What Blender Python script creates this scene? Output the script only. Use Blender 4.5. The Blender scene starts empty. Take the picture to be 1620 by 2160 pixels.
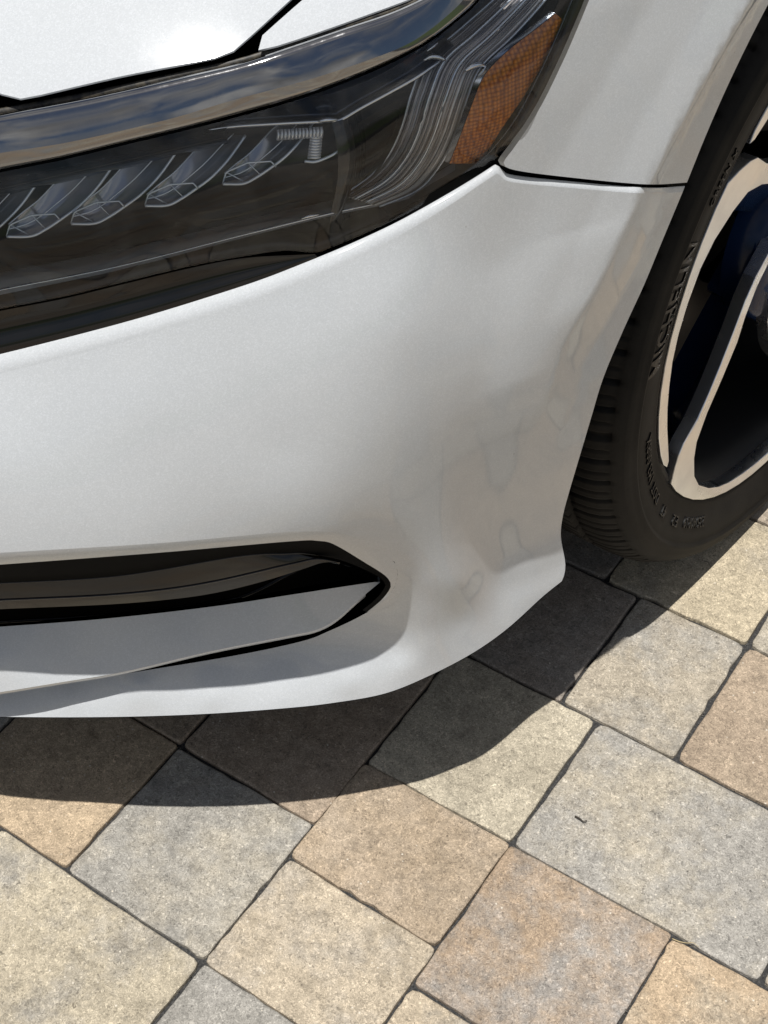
import bpy, bmesh, math, random
import numpy as np
from mathutils import Vector, Matrix
from mathutils.geometry import delaunay_2d_cdt
random.seed(7); rng = np.random.default_rng(7)
scene = bpy.context.scene
COL = scene.collection

# ------------------------------------------------------------------ camera
F, CU, CV, CH = 3120.0, 810.0, 1080.0, 1.11          # focal length in photo pixels, centre, camera height
AX = np.array([[0.756246, -0.450703, 0.474298], [0.652895, 0.567103, -0.502118], [-0.04267, 0.689392, 0.723131]])
cam_d = bpy.data.cameras.new('camera'); cam = bpy.data.objects.new('camera', cam_d); COL.objects.link(cam)
M = Matrix([list(r) for r in AX]).to_4x4(); M.translation = (0, 0, CH); cam.matrix_world = M
cam_d.sensor_fit = 'VERTICAL'; cam_d.sensor_height = 24.0; cam_d.lens = 24.0*F/2160.0
cam_d.clip_start = 0.02; cam_d.clip_end = 2000
scene.camera = cam
scene.render.resolution_x, scene.render.resolution_y = 768, 1024

# ------------------------------------------------------------------ light
SUN_DX, SUN_DY = -0.055, 0.23                         # sideways travel of the light per metre of fall (x, y)
sv = Vector((-SUN_DX, -SUN_DY, 1.0)).normalized()      # towards the sun
world = bpy.data.worlds.new('World'); scene.world = world; world.use_nodes = True
nt = world.node_tree; nt.nodes.clear()
def wn(t, **k):
    n = nt.nodes.new(t)
    for a, b in k.items(): setattr(n, a, b)
    return n
sky = wn('ShaderNodeTexSky', sky_type='NISHITA', sun_disc=False)
sky.sun_elevation = math.asin(sv.z); sky.sun_rotation = math.atan2(sv.x, sv.y)
sky.air_density = 1.0; sky.dust_density = 1.0; sky.ozone_density = 1.0
tc = wn('ShaderNodeTexCoord'); mp = wn('ShaderNodeMapping'); mp.inputs['Scale'].default_value = (1.0, 1.0, 2.2)
mp.inputs['Location'].default_value = (1.35, 0.6, 0.4)
no = wn('ShaderNodeTexNoise'); no.inputs['Scale'].default_value = 2.3; no.inputs['Detail'].default_value = 8; no.inputs['Roughness'].default_value = 0.62
no.inputs['Distortion'].default_value = 0.4
cr = wn('ShaderNodeValToRGB'); cr.color_ramp.elements[0].position = 0.44; cr.color_ramp.elements[1].position = 0.60
no2 = wn('ShaderNodeTexNoise'); no2.inputs['Scale'].default_value = 5.0; no2.inputs['Detail'].default_value = 6
cc = wn('ShaderNodeValToRGB')
cc.color_ramp.elements[0].position = 0.3; cc.color_ramp.elements[0].color = (4.2, 4.2, 4.3, 1)
cc.color_ramp.elements[1].position = 0.7; cc.color_ramp.elements[1].color = (10.5, 10.4, 10.2, 1)
mx = wn('ShaderNodeMix', data_type='RGBA'); bg = wn('ShaderNodeBackground'); out = wn('ShaderNodeOutputWorld')
L = nt.links.new
L(tc.outputs['Generated'], mp.inputs['Vector']); L(mp.outputs[0], no.inputs['Vector']); L(mp.outputs[0], no2.inputs['Vector'])
L(no.outputs['Fac'], cr.inputs['Fac']); L(no2.outputs['Fac'], cc.inputs['Fac'])
L(cr.outputs['Color'], mx.inputs['Factor']); L(sky.outputs[0], mx.inputs[6]); L(cc.outputs['Color'], mx.inputs[7])
L(mx.outputs[2], bg.inputs['Color']); bg.inputs['Strength'].default_value = 0.052; L(bg.outputs[0], out.inputs['Surface'])
sl = bpy.data.lights.new('sun', 'SUN'); so = bpy.data.objects.new('sun', sl); COL.objects.link(so)
sl.energy = 4.25; sl.angle = math.radians(0.5); sl.color = (1.0, 0.975, 0.935)
so.rotation_euler = sv.to_track_quat('Z', 'Y').to_euler(); so.location = (0, 0, 6)
scene.view_settings.view_transform = 'Standard'; scene.view_settings.look = 'None'
scene.view_settings.exposure = 0.10; scene.view_settings.gamma = 1.0; scene.view_settings.use_curve_mapping = False

# ------------------------------------------------------------------ material helpers
MAT = {}
def mat(name, color=(.5, .5, .5), rough=.5, metal=0.0, coat=0.0, coat_rough=.03, spec=.5, ior=1.5):
    m = bpy.data.materials.new(name); m.use_nodes = True
    p = m.node_tree.nodes['Principled BSDF']
    p.inputs['Base Color'].default_value = (*color, 1); p.inputs['Roughness'].default_value = rough
    p.inputs['Metallic'].default_value = metal; p.inputs['Coat Weight'].default_value = coat
    p.inputs['Coat Roughness'].default_value = coat_rough; p.inputs['Specular IOR Level'].default_value = spec
    p.inputs['IOR'].default_value = ior
    MAT[name] = m; return m
class N:                                            # small wrapper for building node graphs
    def __init__(s, m): s.t = m.node_tree; s.p = s.t.nodes.get('Principled BSDF')
    def new(s, t, ins={}, **k):
        n = s.t.nodes.new(t)
        for a, b in k.items(): setattr(n, a, b)
        for a, b in ins.items():
            if hasattr(b, 'is_linked') or isinstance(b, bpy.types.NodeSocket): s.t.links.new(b, n.inputs[a])
            else: n.inputs[a].default_value = b
        return n
    def link(s, a, b): s.t.links.new(a, b)
    def ramp(s, fac, stops):
        n = s.new('ShaderNodeValToRGB', {'Fac': fac}); e = n.color_ramp.elements
        while len(e) < len(stops): e.new(0.5)
        for x, (pos, c) in zip(e, stops): x.position = pos; x.color = (c, c, c, 1) if not hasattr(c, '__len__') else (*c, 1)
        return n.outputs['Color']
    def noise(s, vec, scale, detail=2, rough=.5, dist=0.0):
        return s.new('ShaderNodeTexNoise', {'Vector': vec, 'Scale': scale, 'Detail': detail, 'Roughness': rough, 'Distortion': dist}).outputs['Fac']
    def mix(s, f, a, b, blend='MIX'):
        n = s.new('ShaderNodeMix', data_type='RGBA', blend_type=blend)
        for i, x in ((0, f), (6, a), (7, b)):
            if isinstance(x, bpy.types.NodeSocket): s.link(x, n.inputs[i])
            elif i == 0: n.inputs[0].default_value = x
            else: n.inputs[i].default_value = (*x, 1)
        return n.outputs[2]
    def bump(s, h, strength, dist, to='Normal'):
        n = s.new('ShaderNodeBump', {'Height': h, 'Strength': strength, 'Distance': dist}); s.link(n.outputs[0], s.p.inputs[to]); return n

# pearl white paint: fine mica flakes under a clear coat, a little road dust
m = mat('pearl_paint', (.54, .555, .565), .6, 0.0, 1.0, .015, .12); n = N(m)
gc = n.new('ShaderNodeTexCoord').outputs['Object']
vo = n.new('ShaderNodeTexVoronoi', {'Vector': gc, 'Scale': 1500.0})
fl = n.ramp(vo.outputs['Color'], [(.0, (.50, .52, .54)), (.55, (.535, .555, .57)), (1, (.60, .62, .645))])
dirt = n.ramp(n.noise(gc, 9, 6, .6), [(.35, .97), (.75, 1.0)])
vdu = n.new('ShaderNodeTexVoronoi', {'Vector': gc, 'Scale': 38.0}); dsp = n.mix(1.0, n.ramp(vdu.outputs['Distance'], [(.020, 1.0), (.034, 0.0)]), n.ramp(vdu.outputs['Color'], [(.70, 0.0), (.72, .8)]), 'MULTIPLY')
n.link(n.mix(dsp, n.mix(1.0, fl, dirt, 'MULTIPLY'), (.16, .14, .12)), n.p.inputs['Base Color'])
nm = n.new('ShaderNodeMix', data_type='RGBA'); n.link(vo.outputs['Color'], nm.inputs[7]); nm.inputs[6].default_value = (.5, .5, .5, 1); nm.inputs[0].default_value = .16
sp = n.new('ShaderNodeBump', {'Height': vo.outputs['Distance'], 'Strength': .03, 'Distance': .0004}); n.link(sp.outputs[0], n.p.inputs['Normal'])
cb = n.new('ShaderNodeBump', {'Height': n.noise(gc, 260, 2), 'Strength': .012, 'Distance': .0003}); n.link(cb.outputs[0], n.p.inputs['Coat Normal'])
n.link(n.ramp(n.noise(gc, 14, 5, .6), [(.4, .055), (.75, .095)]), n.p.inputs['Coat Roughness'])
mat('lower_paint', (.62, .64, .66), .4, 0, 1.0, .03, .3)
m = mat('gloss_black', (.004, .004, .005), .12, 0, .45, .06, .3); n = N(m)
gc = n.new('ShaderNodeTexCoord').outputs['Object']
n.link(n.ramp(n.noise(gc, 60, 5, .7), [(.4, .05), (.8, .22)]), n.p.inputs['Roughness'])
mat('dark_plastic', (.009, .008, .0075), .5, 0, 0, 0, .3)
mat('gap_black', (.004, .004, .004), .8, 0, 0, 0, .05)
mat('fin_black', (.008, .007, .006), .22, 0, .3, .08, .4)
m = mat('rubber_seal', (.045, .042, .038), .5); n = N(m)
gc = n.new('ShaderNodeTexCoord').outputs['Object']
n.link(n.ramp(n.noise(gc, 160, 4, .7), [(.4, (.012, .012, .012)), (.7, (.10, .085, .06))]), n.p.inputs['Base Color'])
m = mat('dark_chrome', (.31, .31, .315), .07, 1.0); n = N(m)
gc = n.new('ShaderNodeTexCoord').outputs['Object']
n.bump(n.noise(gc, 22, 3, .5), .12, .002)
n.link(n.ramp(n.noise(gc, 120, 4, .7), [(.45, .06), (.8, .15)]), n.p.inputs['Roughness'])
mat('bright_chrome', (.75, .77, .8), .12, 1.0)
m = mat('smoked_chrome', (.10, .115, .14), .16, 1.0)
mat('led_shell', (.34, .36, .40), .15, .6); mat('haze_grey', (.42, .43, .44), .3, .2)  # the second grey paints the pale haze streak across the lens
mat('led_edge', (.75, .82, .90), .12, .5)
mat('clear_acrylic', (.75, .77, .8), .18, .5)
mat('lamp_black', (.012, .010, .009), .30)
# clear lens: a thin clear shell that lets light through and mirrors a little of the sky
m = bpy.data.materials.new('clear_lens'); m.use_nodes = True; MAT['clear_lens'] = m; n = N(m)
n.t.nodes.remove(n.p)
gc = n.new('ShaderNodeTexCoord').outputs['Object']
fr = n.new('ShaderNodeFresnel', {'IOR': 1.42})
tr = n.new('ShaderNodeBsdfTransparent', {'Color': (.96, .965, .97, 1)})
gl = n.new('ShaderNodeBsdfGlossy', {'Roughness': .015, 'Color': (1, 1, 1, 1)})
ms = n.new('ShaderNodeMixShader', {0: fr.outputs[0]}); n.link(tr.outputs[0], ms.inputs[1]); n.link(gl.outputs[0], ms.inputs[2])
df = n.new('ShaderNodeBsdfDiffuse', {'Color': (.75, .74, .72, 1)})
scr = n.ramp(n.noise(gc, 330, 3, .8), [(.74, 0.0), (.84, .003)])
hz = n.ramp(n.noise(gc, 22, 3, .6, 1.0), [(.48, .003), (.78, .022)])
ad = n.new('ShaderNodeMath', {0: scr, 1: hz}, operation='ADD')
m2 = n.new('ShaderNodeMixShader', {0: ad.outputs[0]}); n.link(ms.outputs[0], m2.inputs[1]); n.link(df.outputs[0], m2.inputs[2])
n.link(m2.outputs[0], n.t.nodes['Material Output'].inputs['Surface'])
# side light guide: clear plastic with long flutes (real grooves are too fine for mesh), their glints painted as pale and dark streaks
m = mat('fluted_guide', (.30, .31, .33), .2, .1); n = N(m)
uv = n.new('ShaderNodeUVMap').outputs[0]
mpg = n.new('ShaderNodeMapping', {'Vector': uv, 'Scale': (34, 1.3, 1)}).outputs[0]
f1 = n.noise(mpg, 1.0, 4, .7)
n.link(n.ramp(f1, [(.34, (.03, .033, .04)), (.44, (.20, .21, .24)), (.50, (.50, .44, .40)), (.56, (.9, .92, .95))]), n.p.inputs['Base Color'])
n.bump(f1, .6, .0015)
m = mat('amber_reflector', (.55, .17, .02), .30, 0, .6, .05); n = N(m)
gc = n.new('ShaderNodeTexCoord').outputs['Object']
va = n.new('ShaderNodeTexVoronoi', {'Vector': gc, 'Scale': 400.0, 'Randomness': .12})
n.link(n.ramp(va.outputs['Distance'], [(.1, (.90, .34, .05)), (.42, (.62, .19, .018)), (.7, (.30, .075, .008))]), n.p.inputs['Base Color'])
n.bump(va.outputs['Distance'], .9, .0012)
# tyre rubber, rim finishes
m = mat('tyre_rubber', (.020, .018, .016), .7, 0, 0, 0, .22); n = N(m)
gc = n.new('ShaderNodeTexCoord').outputs['Object']
n.link(n.ramp(n.noise(gc, 18, 7, .65), [(.35, (.005, .0048, .0045)), (.7, (.016, .0142, .012))]), n.p.inputs['Base Color'])
n.bump(n.noise(gc, 600, 3, .6), .25, .0006)
mat('lettering_rubber', (.004, .004, .004), .45, 0, 0, 0, .3)
m = mat('machined_alloy', (.66, .63, .58), .28, 1.0); n = N(m)
gc = n.new('ShaderNodeTexCoord').outputs['Object']
n.link(n.ramp(n.noise(gc, 30, 6, .7), [(.35, (.84, .85, .87)), (.65, (.95, .96, .97))]), n.p.inputs['Base Color'])
n.link(n.ramp(n.noise(gc, 12, 4, .6), [(.4, .26), (.8, .40)]), n.p.inputs['Roughness'])
mat('wheel_black', (.006, .017, .055), .20, 0, .15, .06, .15)  # blue of the mirrored sky put into the base colour
mat('barrel_grey', (.014, .014, .015), .5, 0, 0, 0, .2)
mat('brake_iron', (.035, .033, .032), .5, .5)
# paving
m = mat('paver_stone', (.3, .27, .22), .85, 0, 0, 0, .25); n = N(m)
oi = n.new('ShaderNodeObjectInfo'); tcn = n.new('ShaderNodeTexCoord')
wp = n.new('ShaderNodeNewGeometry').outputs['Position']
rn = n.new('ShaderNodeMath', {0: oi.outputs['Random'], 1: 37.0}, operation='MULTIPLY').outputs[0]
vec = n.new('ShaderNodeVectorMath', {0: wp, 1: rn}, operation='ADD').outputs[0]
ta = n.new('ShaderNodeAttribute', attribute_type='OBJECT', attribute_name='tone_a').outputs['Color']
tb = n.new('ShaderNodeAttribute', attribute_type='OBJECT', attribute_name='tone_b').outputs['Color']
blot = n.ramp(n.noise(vec, 10, 9, .70), [(.45, 0.0), (.62, .80)])
base = n.mix(blot, ta, tb)
grain = n.ramp(n.noise(wp, 360, 4, .64, 1.6), [(.28, .34), (.43, .82), (.57, 1.10), (.72, 1.85)])
base = n.mix(1.0, base, grain, 'MULTIPLY')
gr2 = n.ramp(n.noise(vec, 75, 5, .65), [(.30, .74), (.5, 1.0), (.72, 1.2)])
base = n.mix(1.0, base, gr2, 'MULTIPLY')
base = n.mix(1.0, base, n.ramp(n.noise(wp, 4.5, 5, .6), [(.35, .86), (.6, 1.04)]), 'MULTIPLY')
vs = n.new('ShaderNodeTexVoronoi', {'Vector': wp, 'Scale': 210.0, 'Randomness': 1.0})
spk = n.ramp(vs.outputs['Distance'], [(.10, 1.0), (.22, 0.0)])
pick = n.ramp(vs.outputs['Color'], [(.80, 0.0), (.84, 1.0)])
sw = n.mix(1.0, spk, pick, 'MULTIPLY')
base = n.mix(sw, base, (.66, .60, .50))
vd = n.new('ShaderNodeTexVoronoi', {'Vector': vec, 'Scale': 60.0, 'Randomness': 1.0})
spd = n.ramp(vd.outputs['Distance'], [(.03, 1.0), (.09, 0.0)]); pkd = n.ramp(vd.outputs['Color'], [(.78, 0.0), (.8, .8)])
base = n.mix(n.mix(1.0, spd, pkd, 'MULTIPLY'), base, (.05, .045, .04))
n.link(base, n.p.inputs['Base Color'])
hb = n.mix(.5, n.noise(wp, 330, 4, .62, .6), n.noise(wp, 120, 4, .6))
n.bump(hb, .75, .0022)
m = mat('joint_sand', (.05, .05, .052), .95); n = N(m)
gp = n.new('ShaderNodeNewGeometry').outputs['Position']
n.link(n.ramp(n.noise(gp, 420, 4, .7), [(.3, (.016, .016, .017)), (.55, (.055, .054, .053)), (.85, (.20, .19, .175))]), n.p.inputs['Base Color'])
n.bump(n.noise(gp, 300, 4, .7), .9, .003)
m = mat('lawn', (.05, .08, .02), .9); n = N(m)
gp = n.new('ShaderNodeNewGeometry').outputs['Position']
n.link(n.ramp(n.noise(gp, 3, 6, .7), [(.3, (.03, .055, .012)), (.7, (.09, .12, .035))]), n.p.inputs['Base Color'])
mat('dry_straw', (.45, .36, .20), .7); mat('dark_twig', (.05, .04, .03), .8)

# ------------------------------------------------------------------ geometry helpers
def obj(name, me, material, parent=None, label=None, kind=None):
    o = bpy.data.objects.new(name, me); COL.objects.link(o)
    if material is not None: me.materials.append(MAT[material])
    if parent is not None: o.parent = parent
    if label: o['label'] = label
    if kind: o['kind'] = kind
    return o
def mesh(name, V, Fc, smooth=True, normals=None):
    me = bpy.data.meshes.new(name); me.from_pydata([tuple(map(float, v)) for v in V], [], [tuple(map(int, f)) for f in Fc]); me.update()
    if smooth: me.polygons.foreach_set('use_smooth', [True]*len(me.polygons))
    if normals is not None: me.normals_split_custom_set_from_vertices([tuple(map(float, q)) for q in normals])
    return me
def rays(uv):
    uv = np.atleast_2d(np.asarray(uv, float))
    d = np.stack([uv[:, 0]-CU, CV-uv[:, 1], -F*np.ones(len(uv))], 1)
    d /= np.linalg.norm(d, axis=1)[:, None]
    return d @ AX.T
CAM = np.array([0, 0, CH])
def on_z(uv, z):
    d = rays(uv); t = (z-CH)/d[:, 2]; return CAM+d*t[:, None]
def resample(P, n=None, step=None, smooth=True):
    P = np.asarray(P, float)
    if smooth and len(P) > 2:
        Q = np.vstack([2*P[0]-P[1], P, 2*P[-1]-P[-2]]); outp = []
        for i in range(1, len(Q)-2):
            p0, p1, p2, p3 = Q[i-1:i+3]
            t = np.linspace(0, 1, 12, endpoint=False)[:, None]
            outp.append(.5*((2*p1)+(-p0+p2)*t+(2*p0-5*p1+4*p2-p3)*t**2+(-p0+3*p1-3*p2+p3)*t**3))
        P = np.vstack(outp+[P[-1:]])
    s = np.r_[0, np.cumsum(np.linalg.norm(np.diff(P, axis=0), axis=1))]
    if n is None: n = max(2, int(s[-1]/step)+1)
    x = np.linspace(0, s[-1], n)
    return np.stack([np.interp(x, s, P[:, k]) for k in range(P.shape[1])], 1)

# plan outline of the car's front corner (w = metres inward across the car, r = metres rearward); world x = -w, y = r
PLAN = resample([(1.32, .140), (1.15, .148), (1.0, .166), (.88, .195), (.78, .236), (.694, .291), (.61, .355), (.53, .434), (.475, .505),
                 (.443, .562), (.422, .615), (.408, .665), (.402, .71), (.399, .76), (.397, .82), (.395, .92), (.394, 1.1), (.394, 1.4), (.394, 1.8), (.394, 2.3), (.396, 3.0)], n=1500)
for _ in range(120):
    PLAN[1:-1] = .25*PLAN[:-2]+.5*PLAN[1:-1]+.25*PLAN[2:]
PS = np.r_[0, np.cumsum(np.linalg.norm(np.diff(PLAN, axis=0), axis=1))]
def sdp(XY):
    """signed distance inside the outline (+ = inside the car), arc position, outward unit normal (world xy)"""
    q = np.stack([-XY[:, 0], XY[:, 1]], 1); D = np.empty(len(q)); S = np.empty(len(q)); NN = np.empty((len(q), 2))
    A = PLAN[:-1]; E = PLAN[1:]-A; l2 = (E**2).sum(1)
    for i in range(0, len(q), 4000):
        c = q[i:i+4000]
        # coarse search then refine among neighbours
        d = ((c[:, None, :]-PLAN[None, ::6, :])**2).sum(2); k0 = d.argmin(1)*6
        idx = np.clip(k0[:, None]+np.arange(-8, 9)[None], 0, len(A)-1)
        a = A[idx]; e = E[idx]; t = np.clip(((c[:, None]-a)*e).sum(2)/l2[idx], 0, 1)
        pp = a+e*t[..., None]; dd = ((c[:, None]-pp)**2).sum(2); j = dd.argmin(1); ar = np.arange(len(c))
        e1 = e[ar, j]; v = c-pp[ar, j]
        sgn = np.sign(-(e1[:, 0]*v[:, 1]-e1[:, 1]*v[:, 0]))
        # normal interpolated along the outline, so that it is smooth
        S[i:i+4000] = PS[idx[ar, j]]+t[ar, j]*np.sqrt(l2[idx[ar, j]])
        D[i:i+4000] = np.sqrt(dd[ar, j])*sgn
    s = S; TN = np.stack([np.interp(s+.004, PS, PLAN[:, k])-np.interp(s-.004, PS, PLAN[:, k]) for k in (0, 1)], 1)
    TN /= np.linalg.norm(TN, axis=1)[:, None]
    nw, nr = TN[:, 1], -TN[:, 0]                       # one of the two perpendiculars
    # outward = away from the car centre: smaller w / smaller r
    sg = np.sign(-(nw*0.6+nr*0.6)); sg[sg == 0] = 1
    return D, s, np.stack([-nw*sg, nr*sg], 1)
t_ = sdp(np.array([[-.8, .6], [-.2, .2]]))[0]
SGN = 1.0 if t_[0] > 0 else -1.0
def sd(P): return sdp(P)[0]*SGN
def outn(P): return sdp(P)[2]
def hit(uv, off):
    """where the view ray through a photo pixel meets the car's skin, `off` metres inside its outline"""
    uv = np.atleast_2d(np.asarray(uv, float)); d = rays(uv); off = np.broadcast_to(off, (len(uv),))
    t0 = (0.80-CH)/d[:, 2]; t1 = (0.10-CH)/d[:, 2]
    f0 = sd(CAM+d*t0[:, None])-off; f1 = sd(CAM+d*t1[:, None])-off
    for k in range(9):
        dn = f1-f0; dn[np.abs(dn) < 1e-12] = 1e-12
        t2 = t1-f1*(t1-t0)/dn
        f2 = sd(CAM+d*t2[:, None])-off
        t0, f0, t1, f1 = t1, f1, t2, f2
    return CAM+d*t1[:, None]
def wall(s, z, off):
    """point by arc position along the outline, height and inward offset"""
    s = np.asarray(s, float); p = np.stack([np.interp(s, PS, PLAN[:, k]) for k in (0, 1)], 1); X = np.stack([-p[:, 0], p[:, 1]], 1)
    nn = sdp(X)[2]; return np.c_[X-nn*np.asarray(off)[:, None], np.broadcast_to(z, s.shape)]
class TPS:
    def __init__(s, pts, lam=1e-3, sc=400.0):
        pts = np.asarray(pts, float); s.x = pts[:, :2]/sc; s.sc = sc; n = len(pts)
        K = s.k(s.x, s.x)+lam*np.eye(n); Q = np.c_[np.ones(n), s.x]
        A = np.block([[K, Q], [Q.T, np.zeros((3, 3))]]); s.w = np.linalg.solve(A, np.r_[pts[:, 2], 0, 0, 0])
    def k(s, a, b):
        r2 = ((a[:, None]-b[None])**2).sum(2); return .5*r2*np.log(r2+1e-12)
    def __call__(s, uv):
        x = np.atleast_2d(uv)/s.sc; return s.k(x, s.x) @ s.w[:-3]+np.c_[np.ones(len(x)), x] @ s.w[-3:]
def inside(P, poly):
    x, y = P[:, 0], P[:, 1]; c = np.zeros(len(P), bool); n = len(poly)
    for i in range(n):
        x0, y0 = poly[i]; x1, y1 = poly[i-1]
        m_ = ((y0 > y) != (y1 > y)); 
        with np.errstate(divide='ignore', invalid='ignore'):
            c ^= m_ & (x < (x1-x0)*(y-y0)/(y1-y0)+x0)
    return c
def edge_dist(P, poly):
    D = np.full(len(P), 1e9); n = len(poly)
    for i in range(n):
        a = poly[i]; e = poly[(i+1) % n]-a; l = (e**2).sum()
        if l == 0: continue
        t = np.clip(((P-a)@e)/l, 0, 1); D = np.minimum(D, np.linalg.norm(P-(a+t[:, None]*e), axis=1))
    return D
def triangulate(outer, holes, step):
    pts = [tuple(p) for p in outer]; edges = [(i, (i+1) % len(outer)) for i in range(len(outer))]
    for h in holes:
        b = len(pts); pts += [tuple(p) for p in h]; edges += [(b+i, b+(i+1) % len(h)) for i in range(len(h))]
    lo, hi = outer.min(0), outer.max(0)
    gx, gy = np.meshgrid(np.arange(lo[0], hi[0], step), np.arange(lo[1], hi[1], step*.88)); gx = gx+((np.arange(gx.shape[0]) % 2)*step*.5)[:, None]
    G = np.stack([gx.ravel(), gy.ravel()], 1); k = inside(G, outer) & (edge_dist(G, outer) > step*.55)
    for h in holes: k &= ~inside(G, h) & (edge_dist(G, h) > step*.55)
    pts += [tuple(p) for p in G[k]]
    vo_, _, fa, *_ = delaunay_2d_cdt([Vector(p) for p in pts], edges, [], 0, 1e-6)
    V = np.array([tuple(v) for v in vo_]); Fa = [f for f in fa if len(f) == 3]
    C = np.array([V[list(f)].mean(0) for f in Fa]); k = inside(C, outer)
    for h in holes: k &= ~inside(C, h)
    return V, [Fa[i] for i in np.where(k)[0]]
def skin_mesh(name, outer, holes, off, step=13, lip=.008, ext=None, surf=None):
    """panel: outline in photo pixels, draped on the car's surface; turned-in edges; optional continuation beyond the frame"""
    surf = surf or (lambda q: hit(q, off(q)))
    V2, Fa = triangulate(outer, holes, step)
    P = surf(V2); h = 5.0
    du = surf(V2+[h, 0])-surf(V2-[h, 0]); dv = surf(V2+[0, h])-surf(V2-[0, h])
    nn = np.cross(dv, du); nn /= np.linalg.norm(nn, axis=1)[:, None]
    view = P-CAM; fl_ = np.sign(-(nn*view).sum(1)); nn *= fl_[:, None]
    V = list(P); Nn = list(nn); Fc = []
    for f in Fa:
        a, b, c = P[f[0]], P[f[1]], P[f[2]]
        Fc.append(tuple(f) if np.dot(np.cross(b-a, c-a), nn[f[0]]) > 0 else tuple(f[::-1]))
    if lip:
        cnt = {}
        for f in Fc:
            for i in range(3):
                e = (f[i], f[(i+1) % 3]); cnt[tuple(sorted(e))] = cnt.get(tuple(sorted(e)), [])+[e]
        B = [v[0] for v in cnt.values() if len(v) == 1]; mp_ = {}
        for a, b in B:
            for i in (a, b):
                if i not in mp_:
                    mp_[i] = len(V); V.append(P[i]); V.append(P[i]-nn[i]*lip); Nn.append(nn[i]); Nn.append(nn[i])
        sideN = {}
        for a, b in B:
            fn = np.cross(P[b]-P[a], -nn[a]); l = np.linalg.norm(fn)
            if l > 0:
                fn = -fn/l
                for i in (a, b): sideN[i] = sideN.get(i, 0)+fn
            Fc.append((mp_[b], mp_[a], mp_[a]+1, mp_[b]+1))
        for i, s_ in sideN.items():
            s_ = s_/(np.linalg.norm(s_)+1e-9); Nn[mp_[i]] = -s_; Nn[mp_[i]+1] = -s_
    if ext is not None:
        add_ext(V, Nn, Fc, surf(ext))
    return mesh(name, V, Fc, True, Nn)
def add_ext(V, Nn, Fc, colP, s_end=0.02, n=14):
    """continue a column of points along the plan outline to the car's centre line (outside the frame)"""
    D, s0, _ = sdp(colP); D = D*SGN; b = len(V); m_ = len(colP); rows = []
    for k in range(n):
        t = k/(n-1); rows.append(wall(s0*(1-t)+s_end*t, colP[:, 2], D))
    rows[0] = colP; R = np.array(rows)
    for k in range(n):
        for i in range(m_):
            a = R[min(k+1, n-1), i]-R[max(k-1, 0), i]; c = R[k, min(i+1, m_-1)]-R[k, max(i-1, 0)]
            q = np.cross(a, c); q /= np.linalg.norm(q)+1e-12
            if q[1] > 0: q = -q
            V.append(R[k, i]); Nn.append(q)
    for k in range(n-1):
        for i in range(m_-1):
            f = (b+k*m_+i, b+k*m_+i+1, b+(k+1)*m_+i+1, b+(k+1)*m_+i)
            if np.dot(np.cross(R[k, i+1]-R[k, i], R[k+1, i]-R[k, i]), Nn[f[0]-len(V)]) < 0: f = f[::-1]
            Fc.append(f)
def march(P0, uv0, uv1, e0, e1, steps=4):
    """strip of surface starting at the 3D row P0 (seen at uv0) and running to where it shows at uv1, tilted e0..e1 degrees upward"""
    rows = [np.asarray(P0)]; uv0 = np.asarray(uv0, float); uv1 = np.asarray(uv1, float); P = rows[0]
    for k in range(steps):
        t = (k+1)/steps; e = np.radians(e0+(e1-e0)*((k+.5)/steps)); nn = outn(P)
        Nr = np.c_[nn*np.cos(e), np.full(len(P), np.sin(e))]
        d = rays(uv0*(1-t)+uv1*t); tt = ((P-CAM)*Nr).sum(1)/(d*Nr).sum(1); P = CAM+d*tt[:, None]; rows.append(P)
    return rows
def loft(name, rows, closed=False, smooth=True, uvmap=False, ext=False, thick=0):
    R = [np.asarray(r) for r in rows]; m_ = len(R[0]); V = [p for r in R for p in r]; Fc = []
    for k in range(len(R)-1):
        for i in range(m_-1+(1 if closed else 0)):
            j = (i+1) % m_; Fc.append((k*m_+i, k*m_+j, (k+1)*m_+j, (k+1)*m_+i))
    if ext:
        col = np.array([r[0] for r in R]); Nn = []; V2 = []; F2 = []; add_ext(V2, Nn, F2, col); b = len(V); V += V2; Fc += [tuple(b+i for i in f) for f in F2]
    me = mesh(name, V, Fc, smooth)
    if uvmap:
        ul = me.uv_layers.new(name='UVMap')
        for lp in me.loops:
            k, i = divmod(lp.vertex_index, m_); ul.data[lp.index].uv = (k/(len(R)-1), i/(m_-1))
    return me
def tube(name, P, rad, sides=6, taper=None):
    P = np.asarray(P, float); V = []; Fc = []; n_ = len(P)
    for i, p in enumerate(P):
        t = P[min(i+1, n_-1)]-P[max(i-1, 0)]; t = t/(np.linalg.norm(t)+1e-12); a = np.cross(t, [0.13, .31, .94]); a /= np.linalg.norm(a); b_ = np.cross(t, a)
        r = rad*(taper(i/(n_-1)) if taper else 1)
        for k in range(sides):
            q = 2*math.pi*k/sides; V.append(p+(a*math.cos(q)+b_*math.sin(q))*r)
    for i in range(n_-1):
        for k in range(sides):
            j = (k+1) % sides; Fc.append((i*sides+k, i*sides+j, (i+1)*sides+j, (i+1)*sides+k))
    Fc.append(tuple(range(sides))[::-1]); Fc.append(tuple((n_-1)*sides+k for k in range(sides)))
    return mesh(name, V, Fc)
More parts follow.
